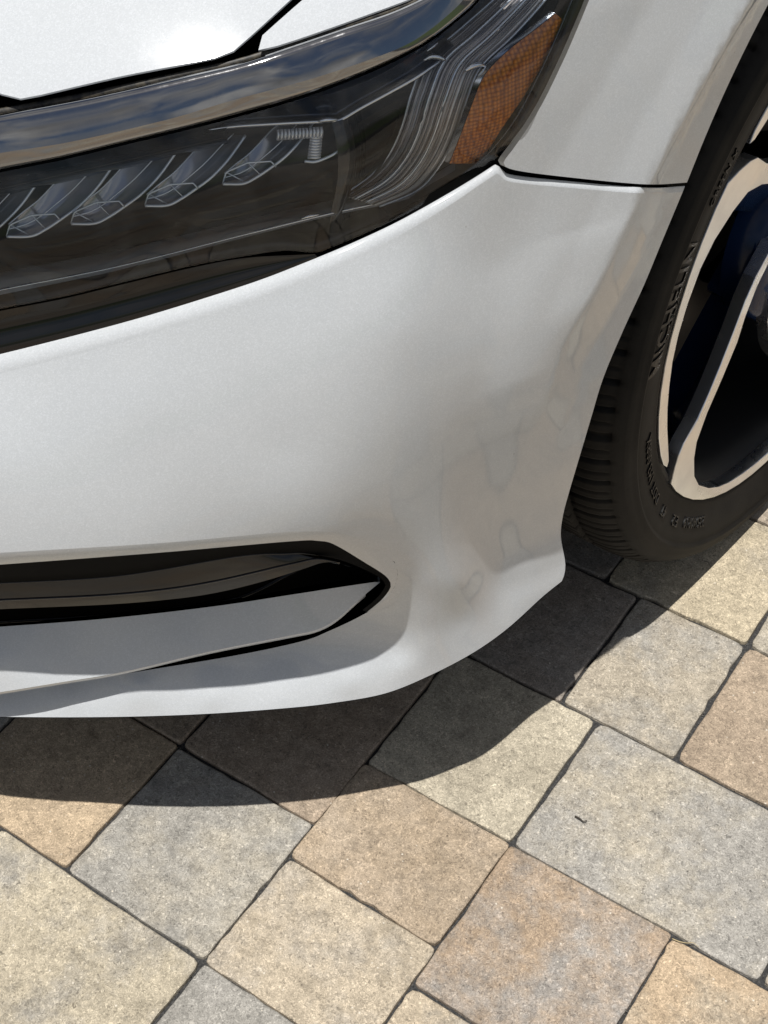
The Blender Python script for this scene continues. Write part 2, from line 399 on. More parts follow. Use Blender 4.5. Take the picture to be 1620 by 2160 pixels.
def prism(name, poly3, depth_vec, bevel=0.0):
    """extrude a planar outline of 3D points along depth_vec, its front edge chamfered"""
    bm = bmesh.new(); vs_ = [bm.verts.new(tuple(p)) for p in poly3]; f = bm.faces.new(vs_)
    r = bmesh.ops.extrude_face_region(bm, geom=[f]); bmesh.ops.translate(bm, verts=[v for v in r['geom'] if isinstance(v, bmesh.types.BMVert)], vec=Vector(tuple(depth_vec)))
    bmesh.ops.recalc_face_normals(bm, faces=bm.faces)
    if bevel:
        es = [e for e in bm.edges if all(v in vs_ for v in e.verts)]
        try: bmesh.ops.bevel(bm, geom=es, offset=bevel, segments=2, affect='EDGES', profile=.6)
        except Exception: pass
    bmesh.ops.triangulate(bm, faces=[f_ for f_ in bm.faces if len(f_.verts) > 4])
    me = bpy.data.meshes.new(name); bm.to_mesh(me); bm.free(); return me

# ------------------------------------------------------------------ ground and paving
U = 0.076035; YAW = math.radians(6.25)
gi = np.array([-math.cos(YAW), -math.sin(YAW)]); gj = np.array([-math.sin(YAW), math.cos(YAW)])    # grid directions (i towards the car's middle, j rearward)
def grid(i, j): return gi*(i+.30)*U+gj*(j+.65)*U
TOP = 0.0
def quad_ground(name, x0, x1, y0, y1, z, material, kind='structure'):
    o = obj(name, mesh(name, [(x0, y0, z), (x1, y0, z), (x1, y1, z), (x0, y1, z)], [(0, 1, 2, 3)], False), material, kind=kind); return o
g = quad_ground('ground', -300, 300, -300, 300, -0.055, 'lawn'); g['label'] = 'green lawn around the paved driveway'; g['category'] = 'ground'
pv = quad_ground('driveway', -6.5, 5.5, -6, 7, -0.0048, 'joint_sand'); pv['label'] = 'driveway of tan, cream and grey concrete pavers with dark sanded joints'; pv['category'] = 'driveway'
CREAM = (.365, .322, .25); TAN = (.30, .235, .165); BROWN = (.265, .208, .152); GREY = (.243, .230, .206); BLUEG = (.268, .252, .225); ROSE = (.285, .232, .178); WARM = (.30, .265, .21); DARK = (.20, .178, .152)
SAND = (.37, .322, .24); COOL = (.248, .234, .208)
known = [  # i0, i1, j0, j1, main tone, blotch tone
 (6, 8, 4, 6, COOL, (.315, .282, .225)), (4, 6, 5.5, 7, TAN, (.30, .245, .185)), (4, 6, 7, 9, (.385, .342, .262), (.335, .295, .225)), (1, 4, 7, 9, BLUEG, (.335, .292, .222)),
 (2, 4, 5, 7, (.295, .222, .155), (.245, .235, .22)), (0, 2, 5.5, 7, (.36, .275, .185), (.31, .27, .21)), (4, 6, 4, 5.5, (.35, .295, .22), (.27, .245, .21)),
 (4, 6, 2, 4, COOL, (.26, .245, .22)), (6, 9, 2, 4, SAND, (.25, .235, .21)), (8, 10, 4, 6, (.34, .265, .18), TAN), (6, 8, 6, 9, BROWN, ROSE),
 (8, 10, 6, 8, BROWN, TAN), (3, 4.5, 9, 11, (.30, .262, .205), (.245, .235, .215)), (4.5, 6.5, 9, 11, (.235, .20, .165), (.22, .20, .175)), (1, 3, 9, 11, BROWN, (.30, .24, .175)), (3, 5, 11, 13, (.37, .315, .225), WARM),
 (5, 7, 11, 13, DARK, BROWN), (2, 4, 3.5, 5, (.36, .30, .22), COOL), (1, 3, 11, 13, (.29, .26, .21), CREAM), (0, 1, 7, 9, WARM, GREY)]
lo_i, hi_i, lo_j, hi_j = -44, 60, -60, 60
used = set(); lay = []
def cells(i0, i1, j0, j1): return [(a, b) for a in range(int(round(i0*2)), int(round(i1*2))) for b in range(int(round(j0*2)), int(round(j1*2)))]
for k in known:
    used.update(cells(*k[:4])); lay.append(k)
tones = [CREAM, TAN, BROWN, GREY, BLUEG, ROSE, WARM, TAN, CREAM]
sizes = [(2, 2), (3, 2), (2, 1.5), (2, 3), (1.5, 2), (2, 2)]
for b in range(lo_j*2, hi_j*2):
    for a in range(lo_i*2, hi_i*2):
        if (a, b) in used: continue
        ss = sizes[:]; random.shuffle(ss)
        for w_, h_ in ss+[(1.5, 1.5), (1, 2), (1, 1.5), (1.5, 1), (1, 1), (.5, 1.5), (.5, 1), (1, .5), (.5, .5)]:
            c = cells(a/2, a/2+w_, b/2, b/2+h_)
            if not any(x in used for x in c):
                used.update(c); lay.append((a/2, a/2+w_, b/2, b/2+h_, random.choice(tones), random.choice(tones))); break
def paver_geo(k, fine):
    i0, i1, j0, j1 = k[:4]; g0 = .0008+random.random()*.0008; L_ = (i1-i0)*U-2*g0; W_ = (j1-j0)*U-2*g0
    rc = .0045; nstep = 12 if fine else 1; base = []
    cs = [(0, 0), (L_, 0), (L_, W_), (0, W_)]
    jit = [(random.uniform(-.0012, .0012), random.uniform(-.0012, .0012)) for _ in range(4)]
    cs = [np.array(c)+j_ for c, j_ in zip(cs, jit)]
    for q in range(4):
        c = cs[q]; p = cs[q-1]; nx = cs[(q+1) % 4]
        r1 = rc*random.uniform(.6, 1.8)
        a = c+(p-c)/np.linalg.norm(p-c)*r1; b_ = c+(nx-c)/np.linalg.norm(nx-c)*r1
        for t in ((0, .5, 1) if fine else (0, 1)):
            base.append((1-t)**2*a+2*t*(1-t)*c+t*t*b_)
        if fine:
            r2 = rc; e_ = nx-(nx-c)/np.linalg.norm(nx-c)*rc*1.5
            ph = random.random()*9
            for s_ in range(1, nstep):
                t = s_/nstep; pt = b_*(1-t)+e_*t; nrm = np.array([-(nx-c)[1], (nx-c)[0]]); nrm = nrm/np.linalg.norm(nrm)
                base.append(pt+nrm*(.0004*math.sin(9*t+ph)+random.uniform(-.0003, .0005)+(random.uniform(.0006, .0022) if random.random() < .07 else 0)))
    base = np.array(base); ctr = base.mean(0); m_ = len(base)
    top_z = TOP+random.uniform(-.0006, .0006); tx, ty = random.uniform(-.004, .004), random.uniform(-.004, .004)
    V = []
    for inset, dz in ((.0022, 0), (.0010, -.0003), (.0002, -.0011), (0, -.0040)) if fine else ((.002, 0), (0, -.0035)):
        for p in base:
            d = ctr-p; q = p+d/np.linalg.norm(d)*inset*1.3; rel = q-ctr
            xy = grid(i0, j0)+gi*(g0+q[0])+gj*(g0+q[1]); V.append((xy[0], xy[1], top_z+dz+rel[0]*tx+rel[1]*ty))
    for p in base:
        xy = grid(i0, j0)+gi*(g0+p[0])+gj*(g0+p[1]); V.append((xy[0], xy[1], -.05))
    nr = 5 if fine else 3
    Fc = [tuple(range(m_))]
    for r in range(nr-1):
        for i in range(m_): Fc.append((r*m_+i, (r+1)*m_+i, (r+1)*m_+(i+1) % m_, r*m_+(i+1) % m_))
    return V, Fc
focus = np.array([-.20, .62])
lay.sort(key=lambda k: np.linalg.norm(grid((k[0]+k[1])/2, (k[2]+k[3])/2)-focus))
rest_V, rest_F, rest_c = [], [], []
for q, k in enumerate(lay):
    fine = q < 110; V, Fc = paver_geo(k, fine)
    if q < 290:
        me = mesh('paver', V, Fc, False); o = obj('paver', me, 'paver_stone', pv)
        f_ = random.uniform(.96, 1.05)*1.34; o['tone_a'] = [c*f_ for c in k[4]]; o['tone_b'] = [c*f_ for c in k[5]]
    else:
        b0 = len(rest_V); rest_V += V; rest_F += [tuple(b0+i for i in f) for f in Fc]; rest_c += [k[4]]*len(Fc)
me = mesh('far_pavers', rest_V, rest_F, False)
o = obj('far_pavers', me, None, pv, kind='stuff')
m = mat('far_paver_stone', (.3, .25, .19), .88); n = N(m)
wp = n.new('ShaderNodeNewGeometry').outputs['Position']; fa_ = n.new('ShaderNodeAttribute', attribute_name='tone').outputs['Color']
n.link(n.mix(1.0, fa_, n.ramp(n.noise(wp, 200, 4, .7), [(.3, .6), (.7, 1.4)]), 'MULTIPLY'), n.p.inputs['Base Color'])
me.materials.append(m)
at_ = me.color_attributes.new('tone', 'FLOAT_COLOR', 'CORNER')
buf = []
for p_, c in zip(me.polygons, rest_c): buf += [c[0], c[1], c[2], 1.0]*p_.loop_total
at_.data.foreach_set('color', buf)

# grit and crumbs lying in and beside the joints
gv, gf = [], []
near = lay[:90]
for k in near:
    i0, i1, j0, j1 = k[:4]
    for _ in range(34):
        e = random.randrange(4); t = random.random(); off_ = random.gauss(0, .012)
        i_, j_ = ((i0, j0+(j1-j0)*t), (i1, j0+(j1-j0)*t), (i0+(i1-i0)*t, j0), (i0+(i1-i0)*t, j1))[e]
        onjoint = random.random() < .8
        if onjoint: off_ = random.gauss(0, .010)
        xy = grid(i_+(off_ if e < 2 else 0), j_+(off_ if e >= 2 else 0)); r_ = random.uniform(.0003, .0009); z_ = -.0035 if onjoint else 0.0005; b0 = len(gv)
        for dx_, dy_, dz_ in ((1, 0, 0), (-.5, .87, 0), (-.5, -.87, 0), (0, 0, 1), (0, 0, -1)):
            gv.append((xy[0]+dx_*r_*random.uniform(.7, 1.4), xy[1]+dy_*r_*random.uniform(.7, 1.4), z_+dz_*r_*.8))
        gf += [(b0, b0+1, b0+3), (b0+1, b0+2, b0+3), (b0+2, b0, b0+3), (b0+1, b0, b0+4), (b0+2, b0+1, b0+4), (b0, b0+2, b0+4)]
mat('grit', (.16, .15, .135), .9)
obj('joint_grit', mesh('joint_grit', gv, gf, False), 'grit', pv, kind='stuff')

# ------------------------------------------------------------------ the car
car = bpy.data.objects.new('car', None); COL.objects.link(car)
car['label'] = 'pearl white sedan parked on the pavers, its left front corner seen from above'; car['category'] = 'car'
UL = -70.0
# lines traced on the photograph (pixels)
top_edge = resample([(UL, 761), (0, 745), (150, 708), (300, 668), (450, 622), (560, 586), (670, 543), (760, 505), (850, 462), (950, 406), (1010, 370), (1045, 347)], n=90)
top_low = resample([(UL, 803), (0, 788), (150, 750), (300, 709), (450, 664), (560, 627), (670, 582), (760, 541), (850, 493), (950, 432), (1010, 391), (1048, 366)], n=90)
seam_edge = resample([(1045, 347), (1056, 353), (1070, 366), (1120, 374), (1200, 382), (1320, 393), (1385, 396), (1445, 392)], n=44)
seam_low = resample([(1048, 366), (1058, 372), (1070, 382), (1120, 389), (1200, 396), (1320, 406), (1385, 408), (1440, 405)], n=44)
arch_px = resample([(1440, 405), (1397, 508), (1359, 600), (1315, 696), (1273, 796), (1247, 881), (1225, 955), (1199, 1043), (1187, 1090), (1183, 1132), (1192, 1184), (1191, 1209), (1185, 1226)], step=12)
bottom_px = resample([(1185, 1226), (1144, 1259), (1070, 1326), (996, 1378), (904, 1426), (811, 1463), (700, 1483), (600, 1494), (450, 1505), (300, 1511), (150, 1513), (0, 1512), (UL, 1511)], step=12)
crease = resample([(UL, 1171), (0, 1166), (333, 1146), (583, 1124), (694, 1122), (739, 1131), (790, 1155), (833, 1186)], step=11)
hole_r = resample([(833, 1186), (839, 1211), (833, 1236), (819, 1257), (801, 1274), (780, 1289)], step=9)
lip_top = resample([(780, 1289), (742, 1309), (694, 1331), (639, 1352), (500, 1382), (278, 1419), (150, 1441), (0, 1464), (UL, 1474)], step=11)
HUB = np.array([-.42, 1.014, .3355]); ARCH_R = .372
def f_off(r, z):
    """inward offset of the left body side from the outline"""
    o_ = np.interp(z, [.13, .175, .196, .214, .25, .30, .36, .42, .50, .55, .60, .65, .70, .76, .82, .86, .90], [.022, .023, .0245, .029, .033, .027, .016, .008, .0015, .0, .0, .0, .002, .014, .040, .070, .12])
    return o_
def side_point(r, z):
    """point on the left body side at length r and height z"""
    i0 = 0; rr_ = PLAN[:, 1]; k = np.argmax(rr_ > .30); w_ = np.interp(r, rr_[k:], PLAN[k:, 0]); tw = np.interp(r+.004, rr_[k:], PLAN[k:, 0])-np.interp(r-.004, rr_[k:], PLAN[k:, 0])
    cosn = 1/np.sqrt(1+(tw/.008)**2); o_ = soft_off(z)+flare(r, z)+crown(r, z)
    return np.stack([-(w_+o_/cosn), r, z], 1)
_zz = np.linspace(.1, 1.0, 400); _oo = f_off(np.full(400, 1.0), _zz)
for _ in range(14): _oo[1:-1] = .25*_oo[:-2]+.5*_oo[1:-1]+.25*_oo[2:]
def soft_off(z): return np.interp(z, _zz, _oo)
CRX = np.linspace(0, .3, 301); CRY = np.interp(CRX, [0, .029, .035, .060, .10, .18, .30], [0, 0, .0014, .0096, .0185, .027, .030])
for _ in range(8): CRY[1:-1] = .25*CRY[:-2]+.5*CRY[1:-1]+.25*CRY[2:]
def crown(r, z):
    d = np.hypot(r-HUB[1], z-HUB[2])-ARCH_R
    g_ = np.interp(d, CRX, CRY)
    return g_*np.clip((z-.46)/.10, 0, 1)*np.clip((1.5-r)/.3, 0, 1)
def flare(r, z):
    d = np.hypot(r-HUB[1], z-HUB[2])-ARCH_R; x = np.clip(1-d/.034, 0, 1); e_ = .12
    return .013*np.clip((z-.34)/.16, 0, 1)*np.where(x < e_, x*x/(2*e_), x-e_/2)
def side_hit(uv):
    """photo pixel -> (r, z) on the body side"""
    uv = np.atleast_2d(uv); P = hit(uv, .003); d = rays(uv)
    for _ in range(12):
        Q = side_point(P[:, 1], P[:, 2]); dx = Q[:, 0]-P[:, 0]
        t = dx/d[:, 0]; P = P+d*t[:, None]*.8
    return P[:, 1:3]
def side_off(px, du=0, dv=0):
    """inward offset of the fender's surface seen at these pixels, so that neighbours can sit flush with it"""
    q = np.atleast_2d(np.array(px, float))+[du, dv]; rz = side_hit(q); return sd(side_point(rz[:, 0], rz[:, 1]))
ctrl = []
def row(u, *vo):
    for v, o_ in vo: ctrl.append((u, v, o_*.001))
row(-150, (800, 14), (900, -3), (1000, -17), (1100, -28), (1171, -34), (1478, 16), (1496, 9), (1512, 5))
row(0, (787, 14), (900, -3), (1000, -17), (1100, -28), (1166, -34), (1464, 17), (1494, 9), (1512, 5))
row(150, (1441, 19), (1475, 10), (1512, 3))
row(450, (1391, 27), (1443, 13), (1475, 5), (1505, 0))
row(300, (708, 16), (850, -2), (1000, -18), (1146, -31), (1418, 21), (1450, 12), (1480, 6), (1511, 1))
row(600, (612, 17), (750, 2), (950, -15), (1122, -24), (1368, 31), (1400, 23), (1433, 14), (1465, 6), (1494, 0))
row(850, (492, 22), (600, 10), (700, 0), (900, -10), (1100, -7), (1190, 1), (1240, 9), (1330, 15), (1372, 12), (1410, 5), (1446, 1))
row(905, (1235, 3), (1300, 6), (1360, 6), (1424, 3))
row(970, (1230, 8), (1310, 13), (1350, 9), (1390, 5))
sp_ = [(1050, v) for v in (470, 560, 650, 750, 850, 950, 1050, 1150, 1230)]+[(1150, v) for v in (480, 650, 800, 950, 1080, 1180, 1250)]+[(1240, v) for v in (480, 620, 760, 860)]+[(1330, 480), (1183, 1130), (1185, 1222)]
for q_, o_ in zip(sp_, side_off(sp_)): ctrl.append((*q_, float(o_)))
row(740, (1318, 27), (1405, 14), (1440, 6), (1478, 1))
row(700, (1120, -20))
for q_, o_ in zip([(1062, 372), (1130, 390), (1200, 396), (1290, 404), (1380, 408), (1440, 405)], side_off([(1062, 372), (1130, 390), (1200, 396), (1290, 404), (1370, 408), (1440, 405)])): ctrl.append((*q_, float(o_)+.0005))
up_ = [c for c in ctrl if c[0] > 840 or c[1] < 1180]; lo_ = [c for c in ctrl if c[0] > 840 or c[1] > 1300]
tps_up = TPS(up_, 4e-3); tps_lo = TPS(lo_, 2e-3)
def sstep(x, a_, b_): t = np.clip((x-a_)/(b_-a_), 0, 1); return t*t*(3-2*t)
def tps(uv):
    uv = np.atleast_2d(uv); w_ = sstep(uv[:, 1], 1195, 1300)*(1-sstep(uv[:, 0], 860, 1080)); return tps_up(uv)*(1-w_)+tps_lo(uv)*w_
arch_full = np.vstack([resample([(1700, -80), (1620, 60), (1560, 170), (1500, 285), (1450, 382)], n=30), arch_px])
def b_off(uv):
    uv = np.atleast_2d(uv); o_ = tps(uv); P = hit(uv, o_); r_, z_ = P[:, 1], P[:, 2]
    u_a = np.interp(uv[:, 1], [450, 900, 1150, 1320], [1090, 930, 940, 1020]); w_ = sstep((uv[:, 0]-u_a)/190, 0, 1)
    ref = side_point(r_, z_); so_ = sd(ref)
    return o_*(1-w_)+so_*w_
outer = np.vstack([top_low[:-1], seam_low[:-1], arch_px[:-1], bottom_px[:-1]])
outer = np.vstack([outer, [[UL, 1511]], resample([(UL, 1511), (UL, 1478)], n=4, smooth=False)[1:-1]])
outer = np.vstack([top_low[:-1], seam_low[:-1], arch_px[:-1], bottom_px, lip_top[::-1][:-1], hole_r[::-1][:-1], crease[::-1][:-1], resample([(UL, 1171), (UL, 803)], step=14, smooth=False)[:-1]])
def clean(P, eps=.8):
    out_ = [P[0]]
    for p in P[1:]:
        if np.linalg.norm(p-out_[-1]) > eps: out_.append(p)
    if np.linalg.norm(out_[0]-out_[-1]) < eps: out_.pop()
    return np.array(out_)
outer = clean(outer)
bumper = obj('bumper', skin_mesh('bumper', outer, [], b_off, 13, .012, ext=resample([(UL, 803), (UL, 1171)], n=14, smooth=False)), 'pearl_paint', car)
e_ = []; en = []; ef = []; add_ext(e_, en, ef, hit(resample([(UL, 1478), (UL, 1511)], n=4, smooth=False), b_off(resample([(UL, 1478), (UL, 1511)], n=4, smooth=False))))
obj('bumper_chin', mesh('bumper_chin', e_, ef, True, en), 'pearl_paint', car)
# rolled upper edge (catches the sun)
edge_a = np.vstack([top_low, seam_low[1:]]); edge_b = np.vstack([top_edge, seam_edge[1:]])
P0 = hit(edge_a, b_off(edge_a)); rows = march(P0, edge_a, edge_b, 18, 70, 6)
nn = outn(rows[-1]); rows.append(rows[-1]-np.c_[nn*.004, np.full(len(nn), .003)]); rows.append(rows[-1]-np.c_[nn*.001, np.full(len(nn), .014)])
obj('bumper_shoulder', loft('bumper_shoulder', rows, ext=True), 'pearl_paint', car)
# return face above the lower grille
cr_a = np.vstack([crease, hole_r[1:]]); cr_a = resample(cr_a, n=110, smooth=False)
blk = resample([(UL, 1195), (0, 1191), (333, 1166), (611, 1142), (672, 1141), (706, 1149), (772, 1188), (811, 1213), (824, 1230), (822, 1243), (809, 1261), (793, 1276), (774, 1291)], n=110)
P0 = hit(cr_a, b_off(cr_a)); rows = march(P0, cr_a, blk, -2, -22, 5)
obj('grille_return', loft('grille_return', rows, ext=True), 'pearl_paint', car)
retP = rows[-1]
# black surround and fins inside the opening
c1 = resample([(UL, 1233), (0, 1230), (250, 1215), (500, 1174), (600, 1168), (644, 1168), (720, 1182), (790, 1212), (812, 1231), (809, 1243), (797, 1259), (782, 1273), (764, 1287)], n=110)
rr = march(retP, blk, c1, -22, -28, 3)
surround = obj('grille_surround', loft('grille_surround', rr, ext=True), 'gap_black', car)
ii = slice(0, 84)
k1 = c1[ii]; fin_low = resample([(UL, 1290), (0, 1285), (230, 1275), (380, 1262), (472, 1247), (560, 1225), (640, 1200), (689, 1186), (740, 1196)], n=84)
P1 = rr[-1][ii]
f1 = march(P1, k1, k1*.35+fin_low*.65, 16, 6, 5); f1 += march(f1[-1], k1*.35+fin_low*.65, fin_low, -5, -8, 2)[1:]
obj('grille_fin', loft('grille_fin', f1, ext=True), 'fin_black', car)
obj('fin_highlight', tube('fin_highlight', f1[0], .0009, 6), 'fin_black', car); obj('fin_highlight', tube('fin_highlight', f1[5], .0009, 6), 'gloss_black', car)  # thin tubes added as highlight lines along the fin
blade_top = resample([(UL, 1326), (0, 1322), (222, 1305), (444, 1280), (611, 1255), (720, 1238), (802, 1226)], n=70)
blade_bot = resample([(UL, 1469), (0, 1460), (130, 1439), (261, 1417), (444, 1374), (611, 1341), (660, 1331), (692, 1318), (718, 1300), (745, 1276), (774, 1251), (802, 1228)], n=70)
bt = TPS([(-100, 1326, .024), (0, 1322, .024), (444, 1280, .030), (800, 1226, .022), (0, 1460, -.004), (130, 1438, .000), (261, 1417, .005), (444, 1374, .011), (611, 1341, .016), (689, 1320, .018), (760, 1262, .021), (-100, 1472, -.004), (0, 1410, .004), (200, 1390, .011)], 1e-3)
bout = clean(np.vstack([blade_top[:-1], blade_bot[::-1], resample([(UL, 1469), (UL, 1326)], n=10, smooth=False)[1:-1]]), 2.0)
obj('lower_blade', skin_mesh('lower_blade', bout, [], lambda q: bt(q), 13, .010, ext=resample([(UL, 1326), (UL, 1469)], n=8, smooth=False)), 'pearl_paint', car, label='white body coloured blade across the lower grille opening')
bq = blade_bot[:-3]; P0 = hit(bq, bt(bq)); be = march(P0, bq, bq+np.array([0, 5.]), -8, -30, 3)
obj('blade_edge', loft('blade_edge', be, ext=True), 'pearl_paint', car)
back = np.array([hit(resample([(UL, 1150+t*300), (900, 1110+t*240)], n=20, smooth=False), .075) for t in np.linspace(0, 1, 5)])
obj('grille_back', loft('grille_back', list(back), ext=True), 'gap_black', car)
# thin second fin line
fl = resample([(UL, 1318), (0, 1312), (250, 1296), (470, 1268), (540, 1246), (600, 1215), (640, 1196)], n=40)
obj('grille_rib', tube('grille_rib', hit(fl, .052), .0016, 6), 'gloss_black', car)
# black strip between bumper lip and blade, and underside
# ------------------------------------------------------------------ headlight
lens_bot = resample([(UL, 668), (0, 652), (130, 627), (250, 598), (400, 562), (520, 540), (600, 529), (664, 533), (700, 522), (760, 497), (850, 455), (950, 399), (1010, 364), (1040, 340)], n=80)
lens_side = resample([(1040, 340), (1090, 290), (1135, 222), (1180, 132), (1212, 60), (1240, -8), (1262, -70)], step=12)
lens_top = resample([(UL, 382), (0, 364), (130, 338), (250, 309), (380, 278), (500, 247), (620, 213), (725, 176), (820, 136), (905, 90), (970, 40), (1012, 0), (1060, -70)], step=13)
lbp = [(-60, 800), (0, 788), (250, 722), (520, 640), (700, 570), (850, 493), (950, 432), (1010, 391), (1048, 366)]; lbo = b_off(lbp)+.007; print('bumper edge offsets', lbo.round(4))
lt = TPS([*[(u_, v_, float(o_)) for (u_, v_), o_ in zip([(-80, 660), (0, 652), (250, 598), (520, 540), (700, 522), (850, 455), (950, 399), (1010, 364), (1040, 340)], lbo)], *[(u_, v_, float(o_)) for (u_, v_), o_ in zip([(1090, 290), (1135, 222), (1180, 132), (1212, 60), (1250, -40)], side_off([(1090, 290), (1135, 222), (1180, 132), (1212, 60), (1250, -40)], 18, 6))],
          (0, 364, .038), (250, 309, .038), (500, 247, .038), (725, 176, .039), (905, 90, .041), (1012, 0, .045), (-80, 382, .038), (0, 520, .024), (400, 440, .023), (700, 350, .022), (950, 220, .024), (1080, 120, .026)], 2e-3)
lens_out = clean(np.vstack([lens_bot[:-1], lens_side[:-1], [[1262, -70]], lens_top[::-1][:-1], resample([(UL, 382), (UL, 668)], step=14, smooth=False)[:-1]]), 2.0)
lensP = lambda q: hit(q, lt(q))
def behind(uv, depth):
    uv = np.atleast_2d(uv); return lensP(uv)+rays(uv)*np.broadcast_to(np.asarray(depth, float), (len(uv),))[:, None]
# housing: dark tub behind the lens
V2, Fa = triangulate(clean(lens_out[::2], 2), [], 30)
dd = np.clip(edge_dist(V2, lens_out)/45.0, 0, 1)**.6*.075+.008
hp = behind(V2, dd); headlight = obj('headlight', mesh('headlight', hp, Fa), 'lamp_black', car)
obj('lens', skin_mesh('lens', lens_out, [], lambda q: lt(q), 16, 0, ext=None), 'clear_lens', headlight)
gcol = hit(resample([(UL, 382), (UL, 668)], n=8, smooth=False), lt(resample([(UL, 382), (UL, 668)], n=8, smooth=False)))
gv, gn, gf = [], [], []; add_ext(gv, gn, gf, gcol); obj('upper_grille', mesh('upper_grille', gv, gf, True, gn), 'gloss_black', car)
# black rim around the lens, and gloss trim below it
rim_o = np.vstack([lens_bot, lens_side[1:]]); ro = hit(rim_o, lt(rim_o)); nn = outn(ro)
ctr = np.array([560., 330.]); rim_i = rim_o+(np.array([500., 300.])-rim_o)/np.linalg.norm(np.array([500., 300.])-rim_o, axis=1)[:, None]*np.interp(np.arange(len(rim_o)), [0, 60, 85, len(rim_o)], [5, 6, 22, 34])[:, None]
ri = hit(rim_i, lt(rim_i)+.003)
gap_o = ro-np.c_[nn*(-.0005), np.zeros(len(nn))]
obj('lamp_rim', loft('lamp_rim', [ro-np.c_[nn*.02, np.zeros(len(nn))], ro-np.c_[nn*.0015, np.zeros(len(nn))], ri, ri-np.c_[nn*.003, np.zeros(len(nn))]]), 'lamp_black', headlight)
tb_a = resample([(UL, 755), (0, 739), (150, 702), (300, 662), (450, 616), (560, 580), (668, 540)], n=60); tb_b = resample([(UL, 672), (0, 656), (130, 631), (250, 602), (400, 566), (520, 544), (664, 536)], n=60)
P0 = hit(tb_a, b_off(tb_a+np.array([0, 42.]))+.007); rows = march(P0, tb_a, tb_a*.45+tb_b*.55, 24, 26, 3); rows += march(rows[-1], tb_a*.45+tb_b*.55, tb_b, 6, 2, 3)[1:]
obj('lower_trim', loft('lower_trim', [P0-np.array([0, 0, .015])]+rows, ext=True), 'gloss_black', car, label='gloss black filler strip under the headlight')
# dark gap liner between lamp, bumper and fender
gl_a = np.vstack([top_edge, seam_edge[1:]]); 
gp_ = [hit(gl_a+np.array([0, 8.]), .030), hit(gl_a-np.array([0, 22.]), .030)]
obj('gap_liner', loft('gap_liner', gp_), 'gap_black', car)
# chrome band above the lamp: lower bevel mirrors the ground, upper face mirrors the sky
st_bot = lens_top+np.array([0, -7.0])
keys = [(UL, 339), (0, 322), (200, 300), (350, 252), (500, 208), (641, 171), (782, 127), (876, 87), (965, 24), (1010, -30), (1030, -70)]
st_mid = resample([(UL, 341), (0, 323), (150, 299), (350, 253), (500, 209), (641, 171), (782, 125), (876, 84), (958, 20), (990, -20), (1020, -70)], n=len(lens_top))
st_top = resample([(UL, 262), (0, 246), (200, 208), (400, 163), (510, 137), (617, 102), (735, 62), (830, 30), (905, -4), (960, -34), (1000, -70)], n=len(lens_top))
P0 = hit(st_bot, lt(st_bot)-.003)
r1 = march(P0, st_bot, st_mid, 2, 8, 3)
obj('band_bevel', loft('band_bevel', [P0-np.array([0, 0, .0001])-np.c_[outn(P0)*.012, np.zeros(len(P0))]]+r1, ext=True), 'dark_chrome', car, label='narrow lower bevel of the chrome band')
r2 = march(r1[-1], st_mid, st_top, 24, 40, 6)
q = r2[-1]; q2 = q+np.c_[-outn(q)*.004, np.full(len(q), -.001)]
obj('chrome_band', loft('chrome_band', r2+[q2, q2-np.array([0, 0, .012])], ext=True), 'dark_chrome', car, label='polished dark chrome band above the headlight mirroring the clouds')
# rubber seal between the band and the hood
se_a = resample([(UL, 255), (0, 239), (200, 201), (400, 156), (510, 130), (617, 95), (735, 55), (830, 23), (905, -11), (1000, -77)], n=70)
se_b = resample([(UL, 243), (0, 228), (200, 190), (400, 146), (510, 121), (617, 86), (735, 47), (830, 15), (905, -19), (1000, -85)], n=70)
P0 = hit(se_a, np.interp(se_a[:, 0], [0, 1000], [.071, .075])); rows = march(P0, se_a, se_b, 25, 60, 4)
obj('hood_seal', loft('hood_seal', [P0-np.array([0, 0, .01])]+rows+[rows[-1]-np.array([0, 0, .015])], ext=True), 'rubber_seal', car)
drop = rows[-1]-np.array([0, 0, .010]); nn = outn(drop)
obj('hood_gap_shade', loft('hood_gap_shade', [rows[-1]-np.array([0, 0, .001]), drop-np.c_[nn*.002, np.zeros(70)], drop-np.c_[nn*.05, -.015*np.ones(70)], drop-np.c_[nn*.15, -.07*np.ones(70)]], ext=True), 'gap_black', car)  # black strip added for the shade in the gap under the hood edge
